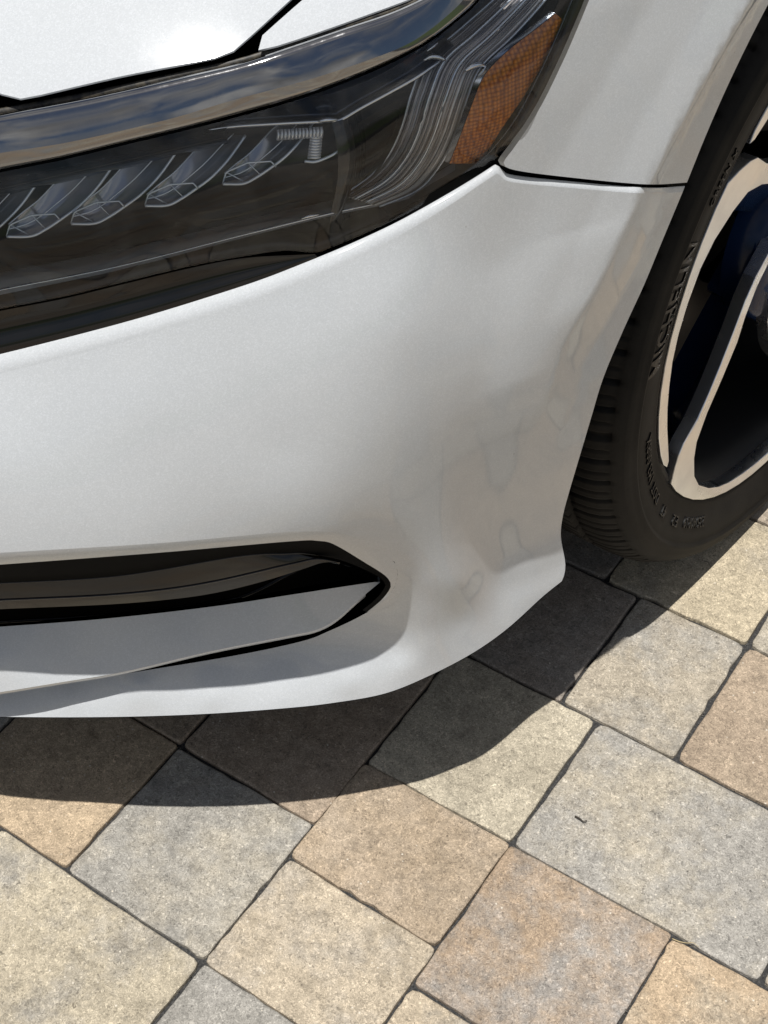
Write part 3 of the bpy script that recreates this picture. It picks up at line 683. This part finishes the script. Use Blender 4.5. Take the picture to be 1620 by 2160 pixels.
# lamp internals
def strip_behind(name, rows_uv, depths, material, nn_=40, uvm=False):
    rows_ = [behind(resample(r, n=nn_), d) for r, d in zip(rows_uv, depths)]
    return obj(name, loft(name, rows_, uvmap=uvm), material, headlight)
shell = [(150, 472), (200, 471), (232, 456), (262, 436), (300, 408), (335, 372), (362, 335), (378, 312)]
shell_in = [(154, 447), (186, 420), (212, 400), (236, 376), (258, 352), (276, 334), (296, 322), (318, 312)]
for k, (ox, oy, sc_) in enumerate([(-300, 66, 1.05), (-136, 27, 1.03), (0, 0, 1.0), (156, -38, .93), (320, -84, .86)]):
    f = lambda L_: [(150+ox+(x-150)*sc_, 472+oy+(y-472)*sc_) for x, y in L_]
    A_, B_ = f(shell), f(shell_in)
    mid = [((a[0]+b[0])/2, (a[1]+b[1])/2) for a, b in zip(A_, B_)]
    strip_behind('led_module', [A_, mid, B_], [np.linspace(.020, .034, 40), np.linspace(.030, .040, 40), np.linspace(.026, .044, 40)], 'led_shell')
    o = obj('led_rim', tube('led_rim', behind(resample(A_, n=40), np.linspace(.0195, .0335, 40)), .0009, 6), 'led_edge', headlight)
    obj('led_rim', tube('led_rim', behind(resample(B_, n=40), np.linspace(.0255, .0435, 40)), .0005, 5), 'led_edge', headlight)
    for fr0 in (.45,):
        obj('led_fin', tube('led_fin', behind(resample([(a[0]*(1-fr0)+b[0]*fr0, a[1]*(1-fr0)+b[1]*fr0-3) for a, b in zip(A_, B_)], n=30), np.linspace(.024, .036, 30)), .0004, 5), 'led_edge', headlight)
    cup = [(150+ox, 471+oy), (157+ox, 447+oy), (203+ox, 427+oy), (252+ox, 424+oy), (262+ox, 436+oy)]
    obj('led_cup', tube('led_cup', behind([(157+ox, 447+oy), (201+ox, 470+oy)], .024), .0005, 5), 'led_edge', headlight)
    obj('led_cup', tube('led_cup', behind([(203+ox, 427+oy), (232+ox, 455+oy)], .024), .0004, 5), 'led_edge', headlight)
    obj('led_cup', tube('led_cup', behind(resample(cup, n=26, smooth=False), .024), .0006, 5), 'led_edge', headlight)
# ridged position lamp
for k in range(13):
    u = 586+k*7.6; v = 284-k*.5; h_ = 12
    obj('lamp_rib', tube('lamp_rib', behind([(u, v-h_*.9), (u+1.5, v), (u, v+h_)], .022), .0011, 5), 'clear_acrylic', headlight)
for k in range(8):
    v = 290+k*6.0
    obj('lamp_rib', tube('lamp_rib', behind([(654-k*.8, v), (665, v+1), (680-k*.5, v-1)], .022), .0009, 5), 'clear_acrylic', headlight)
obj('led_rim', tube('led_rim', behind(resample([(642, 340), (665, 341), (690, 332), (712, 320), (724, 308)], n=24), .022), .0009, 6), 'led_edge', headlight)
# inner bezel steps
strip_behind('bezel_step', [[(430, 282), (480, 271), (600, 264), (700, 258), (712, 258), (763, 228), (875, 168), (960, 100)], [(430, 272), (480, 262), (600, 254), (700, 247), (712, 246), (763, 216), (870, 154), (950, 88)], [(430, 262), (500, 240), (620, 212), (700, 196), (740, 184), (800, 158), (862, 120), (925, 68)]], [.022, .020, .010], 'smoked_chrome', 60)
strip_behind('bezel_post', [[(700, 258), (712, 320), (712, 380), (700, 440), (690, 520)], [(722, 254), (738, 320), (736, 380), (722, 440), (708, 515)], [(760, 232), (772, 300), (768, 370), (750, 420), (730, 505)]], [.018, .015, .050], 'gloss_black')
strip_behind('side_bezel', [[(755, 260), (820, 222), (856, 214), (850, 250), (828, 310), (790, 370), (745, 408)], [(776, 262), (820, 236), (842, 232), (836, 262), (812, 314), (782, 358), (750, 390)]], [.020, .040], 'lamp_black')
strip_behind('haze_band', [[(UL, 640), (0, 622), (250, 570), (500, 505), (700, 455), (860, 420), (960, 372)], [(UL, 608), (0, 592), (250, 545), (500, 482), (690, 440), (860, 398), (960, 345)], [(UL, 590), (0, 575), (250, 528), (500, 468), (690, 425), (860, 385), (960, 330)]], [.016, .022, .050], 'haze_grey', 60)  # pale band added in place of the haze streak on the lens
strip_behind('upper_ledge', [[(UL, 400), (0, 383), (250, 328), (480, 275)], [(UL, 420), (0, 402), (250, 346), (480, 292)], [(UL, 440), (0, 420), (250, 362), (480, 306)]], [.012, .014, .045], 'gloss_black', 40)
for L_, r_ in (([(440, 274), (500, 266), (600, 260), (700, 255), (720, 252), (763, 227), (820, 196), (880, 162), (930, 128)], .0011), ([(UL, 630), (0, 612), (250, 562), (500, 499), (690, 452), (800, 428)], .0007)):
    obj('bezel_haze_line', tube('bezel_haze_line', behind(resample(L_, n=60), .018), r_, 6), 'bright_chrome', headlight)  # upper line is the bezel's chrome edge, lower one drawn as lens haze
# fluted side light guide sweeping down behind the lens
g1 = [(1100, -60), (1040, 0), (960, 70), (900, 122), (868, 196), (846, 270), (820, 326), (780, 372), (722, 412)]
g2 = [(1190, -60), (1150, 0), (1080, 78), (1014, 142), (985, 210), (958, 290), (926, 352), (880, 402), (800, 436)]
gm = [((a[0]+b[0])/2, (a[1]+b[1])/2) for a, b in zip(g1, g2)]; gq = [(a[0]*.75+b[0]*.25, a[1]*.75+b[1]*.25) for a, b in zip(g1, g2)]; gr = [(a[0]*.25+b[0]*.75, a[1]*.25+b[1]*.75) for a, b in zip(g1, g2)]
NG = 25; gd = np.interp(np.linspace(0, 1, NG), [0, .25, .5, .75, 1], [.030, .020, .013, .012, .018])
gd = gd+np.where(np.arange(NG) % 2 == 0, 0, 1)*rng.uniform(.0006, .0030, NG)
grow = [[(a[0]*(1-t)+b[0]*t, a[1]*(1-t)+b[1]*t) for a, b in zip(g1, g2)] for t in np.clip(np.linspace(0, 1, NG)+rng.uniform(-.012, .012, NG), 0, 1)]
lg_ = strip_behind('light_guide', grow, list(gd), 'fluted_guide', 60, True)
lg_.data.polygons.foreach_set('use_smooth', [False]*len(lg_.data.polygons))
for t, dpt in ((0.0, .027), (.33, .014), (.62, .010), (1.0, .015)):
    gg = [(a[0]*(1-t)+b[0]*t, a[1]*(1-t)+b[1]*t) for a, b in zip(g1, g2)]
    obj('guide_edge', tube('guide_edge', behind(resample(gg, n=50), dpt), .0007, 5), 'led_edge', headlight)
for L_, r_, dp in (([(893, 128), (908, 120), (926, 121), (940, 127)], .0016, .012), ([(980, 150), (996, 140), (1012, 136), (1024, 140)], .0018, .010), ([(672, 256), (690, 253), (712, 252)], .0015, .014), ([(634, 462), (650, 456), (674, 452)], .0012, .012), ([(900, 108), (914, 98), (924, 90)], .0010, .014), ([(1046, 66), (1056, 58)], .0010, .012)):
    obj('glint_tube', tube('glint_tube', behind(resample(L_, n=14), dp), r_, 8, lambda t: .35+.65*math.sin(math.pi*min(max(t, .02), .98))), 'bright_chrome', headlight)  # short bright tubes added where the lamp shows glints
# amber side reflector
am_l = [(1172, 28), (1130, 62), (1080, 100), (1034, 144), (1014, 174), (1000, 210), (984, 252), (966, 300), (948, 345)]
am_r = [(1190, 45), (1176, 85), (1150, 130), (1125, 170), (1104, 205), (1080, 240), (1056, 275), (1036, 308), (1010, 345)]
am_m = [((a[0]+b[0])/2, (a[1]+b[1])/2) for a, b in zip(am_l, am_r)]
strip_behind('amber_reflector', [am_l, am_m, am_r], [.008, .007, .010], 'amber_reflector', 40)
am_o = [(x-11, y-5) for x, y in am_l]
strip_behind('reflector_frame', [am_o, [(x-1, y-1) for x, y in am_l]], [.010, .007], 'bright_chrome', 40)
lens_in = [(x*.985+10, y) for x, y in [(1010, 350), (1060, 296), (1100, 240), (1140, 165), (1176, 90), (1215, 0), (1240, -60)]]
obj('guide_edge', tube('guide_edge', behind(resample(lens_in, n=50), .006), .0006, 5), 'smoked_chrome', headlight)

# ------------------------------------------------------------------ fender, draped by height and length so that it runs on beyond the frame
f_seam = resample([(1062, 343), (1070, 354), (1110, 363), (1200, 374), (1320, 386), (1385, 389), (1449, 385)], n=40)
f_head = resample([(1060, 343), (1094, 298), (1141, 224), (1186, 133), (1218, 60), (1246, -8), (1268, -64), (1292, -134)], n=50)
rs = side_hit(f_seam); rh = side_hit(f_head)
a0 = math.atan2(rs[-1, 1]-HUB[2], rs[-1, 0]-HUB[1]); R0 = math.hypot(rs[-1, 1]-HUB[2], rs[-1, 0]-HUB[1])
ang = np.linspace(a0, math.radians(-14), 90); RR = np.interp(ang[::-1], [-.3, a0-.5, a0], [ARCH_R, ARCH_R, R0])[::-1]
arc = np.stack([HUB[1]+RR*np.cos(ang), HUB[2]+RR*np.sin(ang)], 1)
sill = np.array([(1.40, .20), (1.72, .19)]); back_ = np.array([(1.74, .5), (1.70, .88)])
top_z = resample([(1.70, .88), (1.3, .875), (1.0, .86), (.8, .835), (rh[-1, 0]+.02, rh[-1, 1]+.035)], n=40)
poly = clean(np.vstack([rs[:-1], arc[:-1], resample(np.vstack([arc[-1:], sill]), step=.02, smooth=False)[:-1], resample(np.vstack([sill[-1:], back_]), step=.03, smooth=False)[:-1], top_z[:-1], resample(np.vstack([top_z[-1:], rh[-1:]]), n=4, smooth=False)[:-1], rh[::-1][:-1]])*1000, 1.5)
def side_mesh(name, poly_mm, step, lip=.004):
    V2, Fa = triangulate(poly_mm, [], step); rz = V2/1000
    P = side_point(rz[:, 0], rz[:, 1]); h = .003
    dr = side_point(rz[:, 0]+h, rz[:, 1])-side_point(rz[:, 0]-h, rz[:, 1]); dz = side_point(rz[:, 0], rz[:, 1]+h)-side_point(rz[:, 0], rz[:, 1]-h)
    nn_ = np.cross(dr, dz); nn_ /= np.linalg.norm(nn_, axis=1)[:, None]; nn_ *= np.sign(nn_[:, 0])[:, None]
    V = list(P); Nn = list(nn_); Fc = []; cnt = {}
    for f in Fa:
        a_, b_, c_ = P[list(f)]; f = tuple(f) if np.dot(np.cross(b_-a_, c_-a_), nn_[f[0]]) > 0 else tuple(f[::-1]); Fc.append(f)
        for i in range(3): e = (f[i], f[(i+1) % 3]); cnt.setdefault(tuple(sorted(e)), []).append(e)
    B = [v[0] for v in cnt.values() if len(v) == 1]; mp_ = {}
    for a_, b_ in B:
        for i in (a_, b_):
            if i not in mp_: mp_[i] = len(V); V += [P[i], P[i]+np.array([-lip, 0, 0])]; Nn += [nn_[i]*.6+np.array([0, 0, -.4])]*2
        Fc.append((mp_[b_], mp_[a_], mp_[a_]+1, mp_[b_]+1))
    return mesh(name, V, Fc, True, Nn)
obj('fender', side_mesh('fender', poly, 8), 'pearl_paint', car)
door_poly = clean(resample([(1.725, .19), (2.9, .19), (2.9, .90), (1.705, .885), (1.745, .5), (1.725, .19)], step=.03, smooth=False)*1000, 1.5)
obj('door', side_mesh('door', door_poly, 40), 'pearl_paint', car)
# hood and upper wing: height rises smoothly inward from the leading edge
def hood_z(P, lift=0.0):
    s_ = sd(P); r = P[:, 1]
    return HZ0+.135*(1-np.exp(-(s_-.078)/.21))+.13*np.clip((r-.38)/1.1, 0, 1.3)+lift
HZ0 = float(hit([(245, 163), (40, 207), (478, 116)], .078)[:, 2].mean()); print('hood edge', HZ0)
def hood_hit(uv):
    d = rays(np.atleast_2d(uv)); t0 = (0.95-CH)/d[:, 2]; t1 = (0.55-CH)/d[:, 2]
    for _ in range(34):
        tm = (t0+t1)/2; P = CAM+d*tm[:, None]; below = P[:, 2] < hood_z(P)
        t1 = np.where(below, tm, t1); t0 = np.where(below, t0, tm)
    return CAM+d*((t0+t1)/2)[:, None]
def hood_panel(name, px_line, far):
    E = hood_hit(px_line)[:, :2]; pl = np.vstack([E*1000, far*1000]); pl = clean(resample(np.vstack([pl, pl[:1]]), step=11, smooth=False), 1.0)
    V2, Fa = triangulate(pl, [], 16); X = V2/1000; h = .003
    def z(X): return hood_z(np.c_[X, np.zeros(len(X))])
    zx = (z(X+[h, 0])-z(X-[h, 0]))/(2*h); zy = (z(X+[0, h])-z(X-[0, h]))/(2*h)
    nn_ = np.c_[-zx, -zy, np.ones(len(X))]; nn_ /= np.linalg.norm(nn_, axis=1)[:, None]
    P = np.c_[X, z(X)]; V = list(P); Nn = list(nn_); Fc = []; cnt = {}
    for f in Fa:
        a_, b_, c_ = P[list(f)]; f = tuple(f) if np.cross(b_-a_, c_-a_)[2] > 0 else tuple(f[::-1]); Fc.append(f)
        for i in range(3): e = (f[i], f[(i+1) % 3]); cnt.setdefault(tuple(sorted(e)), []).append(e)
    mp_ = {}
    for v in cnt.values():
        if len(v) > 1: continue
        a_, b_ = v[0]; e = P[b_]-P[a_]; sn = np.cross(e, [0, 0, 1]); sn /= np.linalg.norm(sn)+1e-9
        for i in (a_, b_):
            if i not in mp_: mp_[i] = len(V); V += [P[i], P[i]+sn*.0-np.array([0, 0, .001])]; Nn += [sn, sn]
        Fc.append((mp_[b_], mp_[a_], mp_[a_]+1, mp_[b_]+1))
    return mesh(name, V, Fc, True, Nn)
hood_px = np.vstack([resample([(UL, 170), (0, 197), (40, 207), (60, 206), (245, 163), (400, 133), (478, 116), (492, 108)], n=60), resample([(492, 108), (520, 84), (560, 48), (612, 0), (680, -62)], n=30)[1:]])
sA = float(sdp(hood_hit([(UL, 170)])[:, :2])[1][0]); hw_ = wall(np.linspace(.02, sA-.02, 16), 0.7, np.full(16, .078))[:, :2]
hood_far = np.vstack([[[-.62, 1.0], [-.56, 1.6], [-1.32, 1.75]], hw_])
obj('hood', hood_panel('hood', hood_px, hood_far), 'pearl_paint', car)
wing_px = np.vstack([resample([(715, -66), (640, -2), (590, 42), (552, 76), (536, 94), (536, 103), (548, 106), (600, 92), (700, 58), (800, 22), (860, 0), (920, -28), (1010, -74)], n=70)])
wing_far = np.array([[-.53, .84], [-.53, 1.6], [-.56, 1.6], [-.605, 1.0]])
hl_px = np.vstack([resample([(UL, 160), (0, 187), (60, 196), (245, 153), (478, 106), (530, 92), (548, 96), (700, 48), (860, -10), (920, -38), (1010, -84)], n=60)])
_hz = HZ0; HZ0 = _hz-.016
obj('seam_shade_sheet', hood_panel('seam_shade_sheet', hl_px, np.vstack([[[-.50, .84], [-.50, 1.6], [-1.32, 1.75]], hw_])), 'gap_black', car)  # black sheet added under the hood so its seams read as shade
HZ0 = _hz
obj('fender_tip', hood_panel('fender_tip', wing_px, wing_far), 'pearl_paint', car)
# underbody, arch liner
ub = hit(bottom_px[::-1], b_off(bottom_px[::-1])); nn = outn(ub)
ub = ub-np.array([0, 0, .0008]); und = [ub, ub-np.c_[nn*.03, np.full(len(nn), .001)], ub-np.c_[nn*.12, np.full(len(nn), .002)]]
o = obj('bumper_underside', loft('bumper_underside', und, ext=True), 'dark_plastic', car)
m_ = loft('x', []) if False else None
floor_pts = [(-1.32, .35, .19), (-.80, .42, .19), (-.66, .55, .19), (-.66, .70, .19), (-.66, 1.38, .19), (-.46, 1.42, .19), (-.46, 2.9, .19), (-1.32, 2.9, .19)]
fl_v = floor_pts+[(x, y, z+.30) for x, y, z in floor_pts]; nf = len(floor_pts)
obj('underbody', mesh('underbody', fl_v, [tuple(range(nf)), tuple(range(nf, 2*nf))]+[(i, (i+1) % nf, nf+(i+1) % nf, nf+i) for i in range(nf)], False), 'gap_black', car)
la = np.radians(np.linspace(-22, 205, 60)); rows = []
for x_, R_ in ((-.452, .3735), (-.475, .380), (-.655, .385), (-.657, .05)):
    rows.append(np.stack([np.full(60, x_), HUB[1]+R_*np.cos(la), HUB[2]+R_*np.sin(la)], 1))
obj('arch_liner', loft('arch_liner', rows), 'gap_black', car)
# ------------------------------------------------------------------ wheel (x is outward from the rim face)
def wp_(x, R, th):     # th: degrees from the front (-y) upward, as seen from outside
    t = np.radians(th); return np.array([x, -R*np.cos(t), R*np.sin(t)])
def lathe(name, prof, n_=96, mod=None):
    V = []; Fc = []; m_ = len(prof)
    for k in range(n_):
        for i, (x, R) in enumerate(prof):
            if mod: x, R = mod(k, i, x, R)
            t = 2*math.pi*k/n_; V.append((x, -R*math.cos(t), R*math.sin(t)))
    for k in range(n_):
        for i in range(m_-1):
            a_ = k*m_+i; b_ = ((k+1) % n_)*m_+i; Fc.append((a_, a_+1, b_+1, b_))
    return mesh(name, V, Fc)
wheel = obj('wheel', lathe('wheel', [(-.006, .2475), (-.005, .2445), (-.006, .2415), (-.010, .2395), (-.018, .232), (-.035, .226), (-.10, .212), (-.20, .214), (-.212, .235), (-.216, .2475)], 128), 'barrel_grey', car)
WH = np.array([-.429, 1.036, .319]); WS = 1.024
wheel.location = WH; wheel.scale = (WS, WS, WS)
prof = [(-.010, .2425), (-.0045, .2470), (-.0035, .2490), (-.0026, .2500), (-.0024, .2530), (-.0012, .2590), (.0012, .2680), (.0034, .2780), (.0046, .2860), (.0050, .2925), (.0048, .2940), (.0072, .2965), (.0074, .2985), (.0062, .3010), (.0056, .3060), (.0040, .3125), (.0035, .3130), (.0012, .3160), (-.0040, .3205), (-.0048, .3206), (-.0085, .3240), (-.0150, .3283), (-.0230, .3312), (-.0330, .3330), (-.0390, .3337), (-.0396, .3270), (-.0470, .3270), (-.0476, .3342), (-.0800, .3353), (-.0806, .3280), (-.0890, .3280), (-.0896, .3355)]
prof = [(x, R if R < .2465 else .2465+(R-.2465)*.852) for x, R in prof]
full = prof+[(-.216-x, R) for x, R in prof[::-1]]
NS = 1080
def tread(k, i, x, R):
    j = i if i < len(prof) else len(full)-1-i
    ph = k % 14
    if 19 <= j <= 24 and ph in (0, 1): R -= .0045 if j > 19 else .002; x -= .0012*(1 if i < len(prof) else -1) if j < 21 else 0
    if 20 <= j <= 24 and ph == 7: R -= .0022
    if 27 <= j <= 28 and (k+(6 if j == 28 else 0)) % 14 in (0, 1): R -= .004
    return x, R
tyre = obj('tyre', lathe('tyre', full, NS, tread), 'tyre_rubber', wheel)
tyre.data.polygons.foreach_set('use_smooth', [True]*len(tyre.data.polygons))
for v in tyre.data.vertices:                          # the loaded tyre flattens on the ground and bulges a little above it
    zz_ = v.co.z*WS+WH[2]
    if zz_ < .0008: v.co.z = (.0008-WH[2])/WS
def prof_x(R):
    pr_ = sorted([(r_, x) for x, r_ in prof[:24]]); return float(np.interp(R, [p[0] for p in pr_], [p[1] for p in pr_]))
def tyre_text(body, R0, th0, size, space=1.0, parent=None, bold=.0, arc=None):
    cu = bpy.data.curves.new('lettering', 'FONT'); cu.body = body; cu.size = size; cu.space_character = space; cu.extrude = .0008; cu.offset = bold; cu.resolution_u = 3; cu.align_x = 'LEFT'
    to = bpy.data.objects.new('tmp', cu); COL.objects.link(to); dg = bpy.context.evaluated_depsgraph_get(); me = bpy.data.meshes.new_from_object(to.evaluated_get(dg))
    bm = bmesh.new(); bm.from_mesh(me); bmesh.ops.subdivide_edges(bm, edges=[e for e in bm.edges if e.calc_length() > size*.35], cuts=2); bm.to_mesh(me); bm.free()
    wd = max(v.co.x for v in me.vertices); kx = 1.0 if arc is None else math.radians(arc)*R0/wd
    for v in me.vertices:
        R = R0+v.co.y; th = th0+math.degrees(v.co.x*kx/R0); p = wp_(prof_x(R)+.0005+v.co.z, R, th); v.co = p
    bpy.data.objects.remove(to); me.name = 'lettering'; me.materials.clear(); o = obj('lettering', me, 'lettering_rubber', wheel); return o
tyre_text('MICHELIN', .2655, 8.5, .031, 1.08, bold=.0004, arc=22.0)
tyre_text('PRIMACY', .2575, 13.5, .0095, 1.05, arc=8.0)
tyre_text('GREEN X', .2680, 36.0, .0140, 1.05, arc=9.0)
tyre_text('DOT 1M3 008X', .2630, -27.0, .0140, 1.15, arc=21.0)
tyre_text('4T', .2640, -34.0, .0140, 1.1, arc=3.0)
tyre_text('E2', .2640, -42.5, .0140, 1.1, arc=3.5)
tyre_text('235/40R19', .2625, -57.0, .0140, 1.05, arc=11.0)

# spokes: one outline, five times round the hub
def pol(L_, x): return [wp_(x(R) if callable(x) else x, R, th) for R, th in L_]
sx = lambda R: -.002-.016*max(0, (.205-R)/.2)
spoke_o = [(.246, -31.5), (.2468, -36), (.2468, -42), (.2468, -48), (.2468, -54), (.2468, -60), (.2468, -66), (.2468, -72), (.2468, -78), (.2468, -84), (.2465, -90), (.2455, -94), (.2425, -96.2), (.2385, -95), (.2355, -90),
           (.2345, -84), (.2345, -78), (.235, -72), (.2362, -66), (.2362, -60), (.2350, -54), (.2325, -47), (.2265, -41.5), (.2150, -35.5), (.2040, -31), (.181, -27.6), (.150, -24), (.122, -18), (.100, -8), (.078, 10), (.060, 26),
           (.050, 5), (.060, -12), (.085, -2), (.104, 6), (.111, 2), (.127, -8.5), (.148, -16), (.172, -21), (.195, -23.6), (.217, -24.5), (.226, -26), (.236, -28.6)]
# hub end replaced by a clean taper
spoke_o = spoke_o[:28]+[(.108, -9), (.092, 3), (.074, 18), (.062, 30), (.050, 44), (.062, 46), (.080, 26), (.100, 10)]+spoke_o[35:]
spoke_me = prism('spoke', pol(spoke_o, sx), (-.012, 0, 0), .0009)
def on_wheel(px, depth):
    d = rays(px); t = (WH[0]-depth-CAM[0])/d[:, 0]; P = (CAM+d*t[:, None]-WH)/WS; return np.stack([-P[:, 1], P[:, 2]], 1)
fa_px = np.array([(1616, 540), (1600, 570), (1571, 615), (1529, 689), (1497, 748), (1469, 800), (1435, 861), (1418, 900), (1414, 930)])
fl_a = on_wheel(fa_px, .040); e0_ = np.array([[.040*math.cos(math.radians(70)), .040*math.sin(math.radians(70))], [.085*math.cos(math.radians(46)), .085*math.sin(math.radians(46))]])
fl_a = resample(np.vstack([e0_, fl_a]), n=30)
fl_b = resample([(R_*math.cos(math.radians(t_)), R_*math.sin(math.radians(t_))) for R_, t_ in ((.062, 30), (.092, 8), (.111, 0), (.127, -9), (.148, -16.5), (.172, -21.5), (.195, -24.2), (.217, -25), (.232, -29))], n=30)
def flank_row(L_, t, x0, x1):
    out_ = []
    for (p_, q_) in L_: out_.append((x0+(x1-x0)*t, -p_, q_))
    return np.array(out_)
fr_ = []
for t_, x_ in ((0, -.065), (.01, -.040), (.25, -.034), (.6, -.021), (1.0, -.0075)):
    L_ = fl_a*(1-t_)+fl_b*t_; R_ = np.hypot(L_[:, 0], L_[:, 1]); fr_.append(np.stack([x_-.016*t_*np.clip((.205-R_)/.2, 0, 1), -L_[:, 0], L_[:, 1]], 1))
blade_me = loft('spoke_flank', fr_)
for k in range(5):
    for nm, me, mt in (('spoke', spoke_me, 'machined_alloy'), ('spoke_flank', blade_me, 'wheel_black')):
        if k == 0: me.materials.append(MAT[mt])
        o = obj(nm, me, None, wheel); o.rotation_euler = (math.radians(72*k), 0, 0)
obj('hub_cap', lathe('hub_cap', [(-.012, .0001), (-.012, .020), (-.013, .030), (-.017, .034), (-.030, .036)], 48), 'wheel_black', wheel)
obj('hub_flange', lathe('hub_flange', [(-.020, .0345), (-.019, .050), (-.020, .076), (-.026, .082), (-.05, .084)], 64), 'wheel_black', wheel)
for k in range(5):
    c0 = wp_(-.018, .057, 72*k+20); me = prism('lug_nut', [c0+np.array([0, .009*math.cos(q), .009*math.sin(q)]) for q in np.radians(np.arange(0, 360, 60))], (.008, 0, 0)); o = obj('lug_nut', me, 'bright_chrome', wheel)
obj('brake_disc', lathe('brake_disc', [(-.085, .07), (-.085, .147), (-.105, .147), (-.105, .07)], 96), 'brake_iron', wheel)
cal = []
for x_ in (-.055, -.12):
    for R_, t_ in ((.105, 150), (.155, 145), (.162, 165), (.162, 195), (.155, 215), (.105, 210)): cal.append(wp_(x_, R_, t_))
obj('brake_caliper', mesh('brake_caliper', cal, [(0, 1, 2, 3, 4, 5), (11, 10, 9, 8, 7, 6)]+[(i, (i+1) % 6, 6+(i+1) % 6, 6+i) for i in range(6)], False), 'barrel_grey', wheel)

# ------------------------------------------------------------------ small litter on the paving
def ground_px(pts, z): return on_z(pts, z)
def litter(name, pts, rad, material, label, cat, zz=.002):
    P = on_z(resample(pts, n=14), zz); P[:, 2] = zz+np.abs(np.sin(np.linspace(0, 3, 14)))*.0015
    o = obj(name, tube(name, P, rad, 5, lambda t: 1-.6*t), material, label=label); o['category'] = cat
litter('straw', [(1418, 1980), (1432, 1987), (1448, 1991), (1462, 1990), (1474, 1998)], .0005, 'dry_straw', 'pale dry grass stalk lying in the joint beside the large grey paver', 'straw')
litter('twig', [(1213, 1722), (1222, 1728), (1230, 1734), (1238, 1731)], .0009, 'dark_twig', 'tiny dark curled twig on the large grey paver', 'twig')
litter('thread', [(1485, 1183), (1492, 1187), (1497, 1194), (1499, 1198)], .00035, 'dark_twig', 'thin dark thread on the cream paver beside the tyre', 'thread')
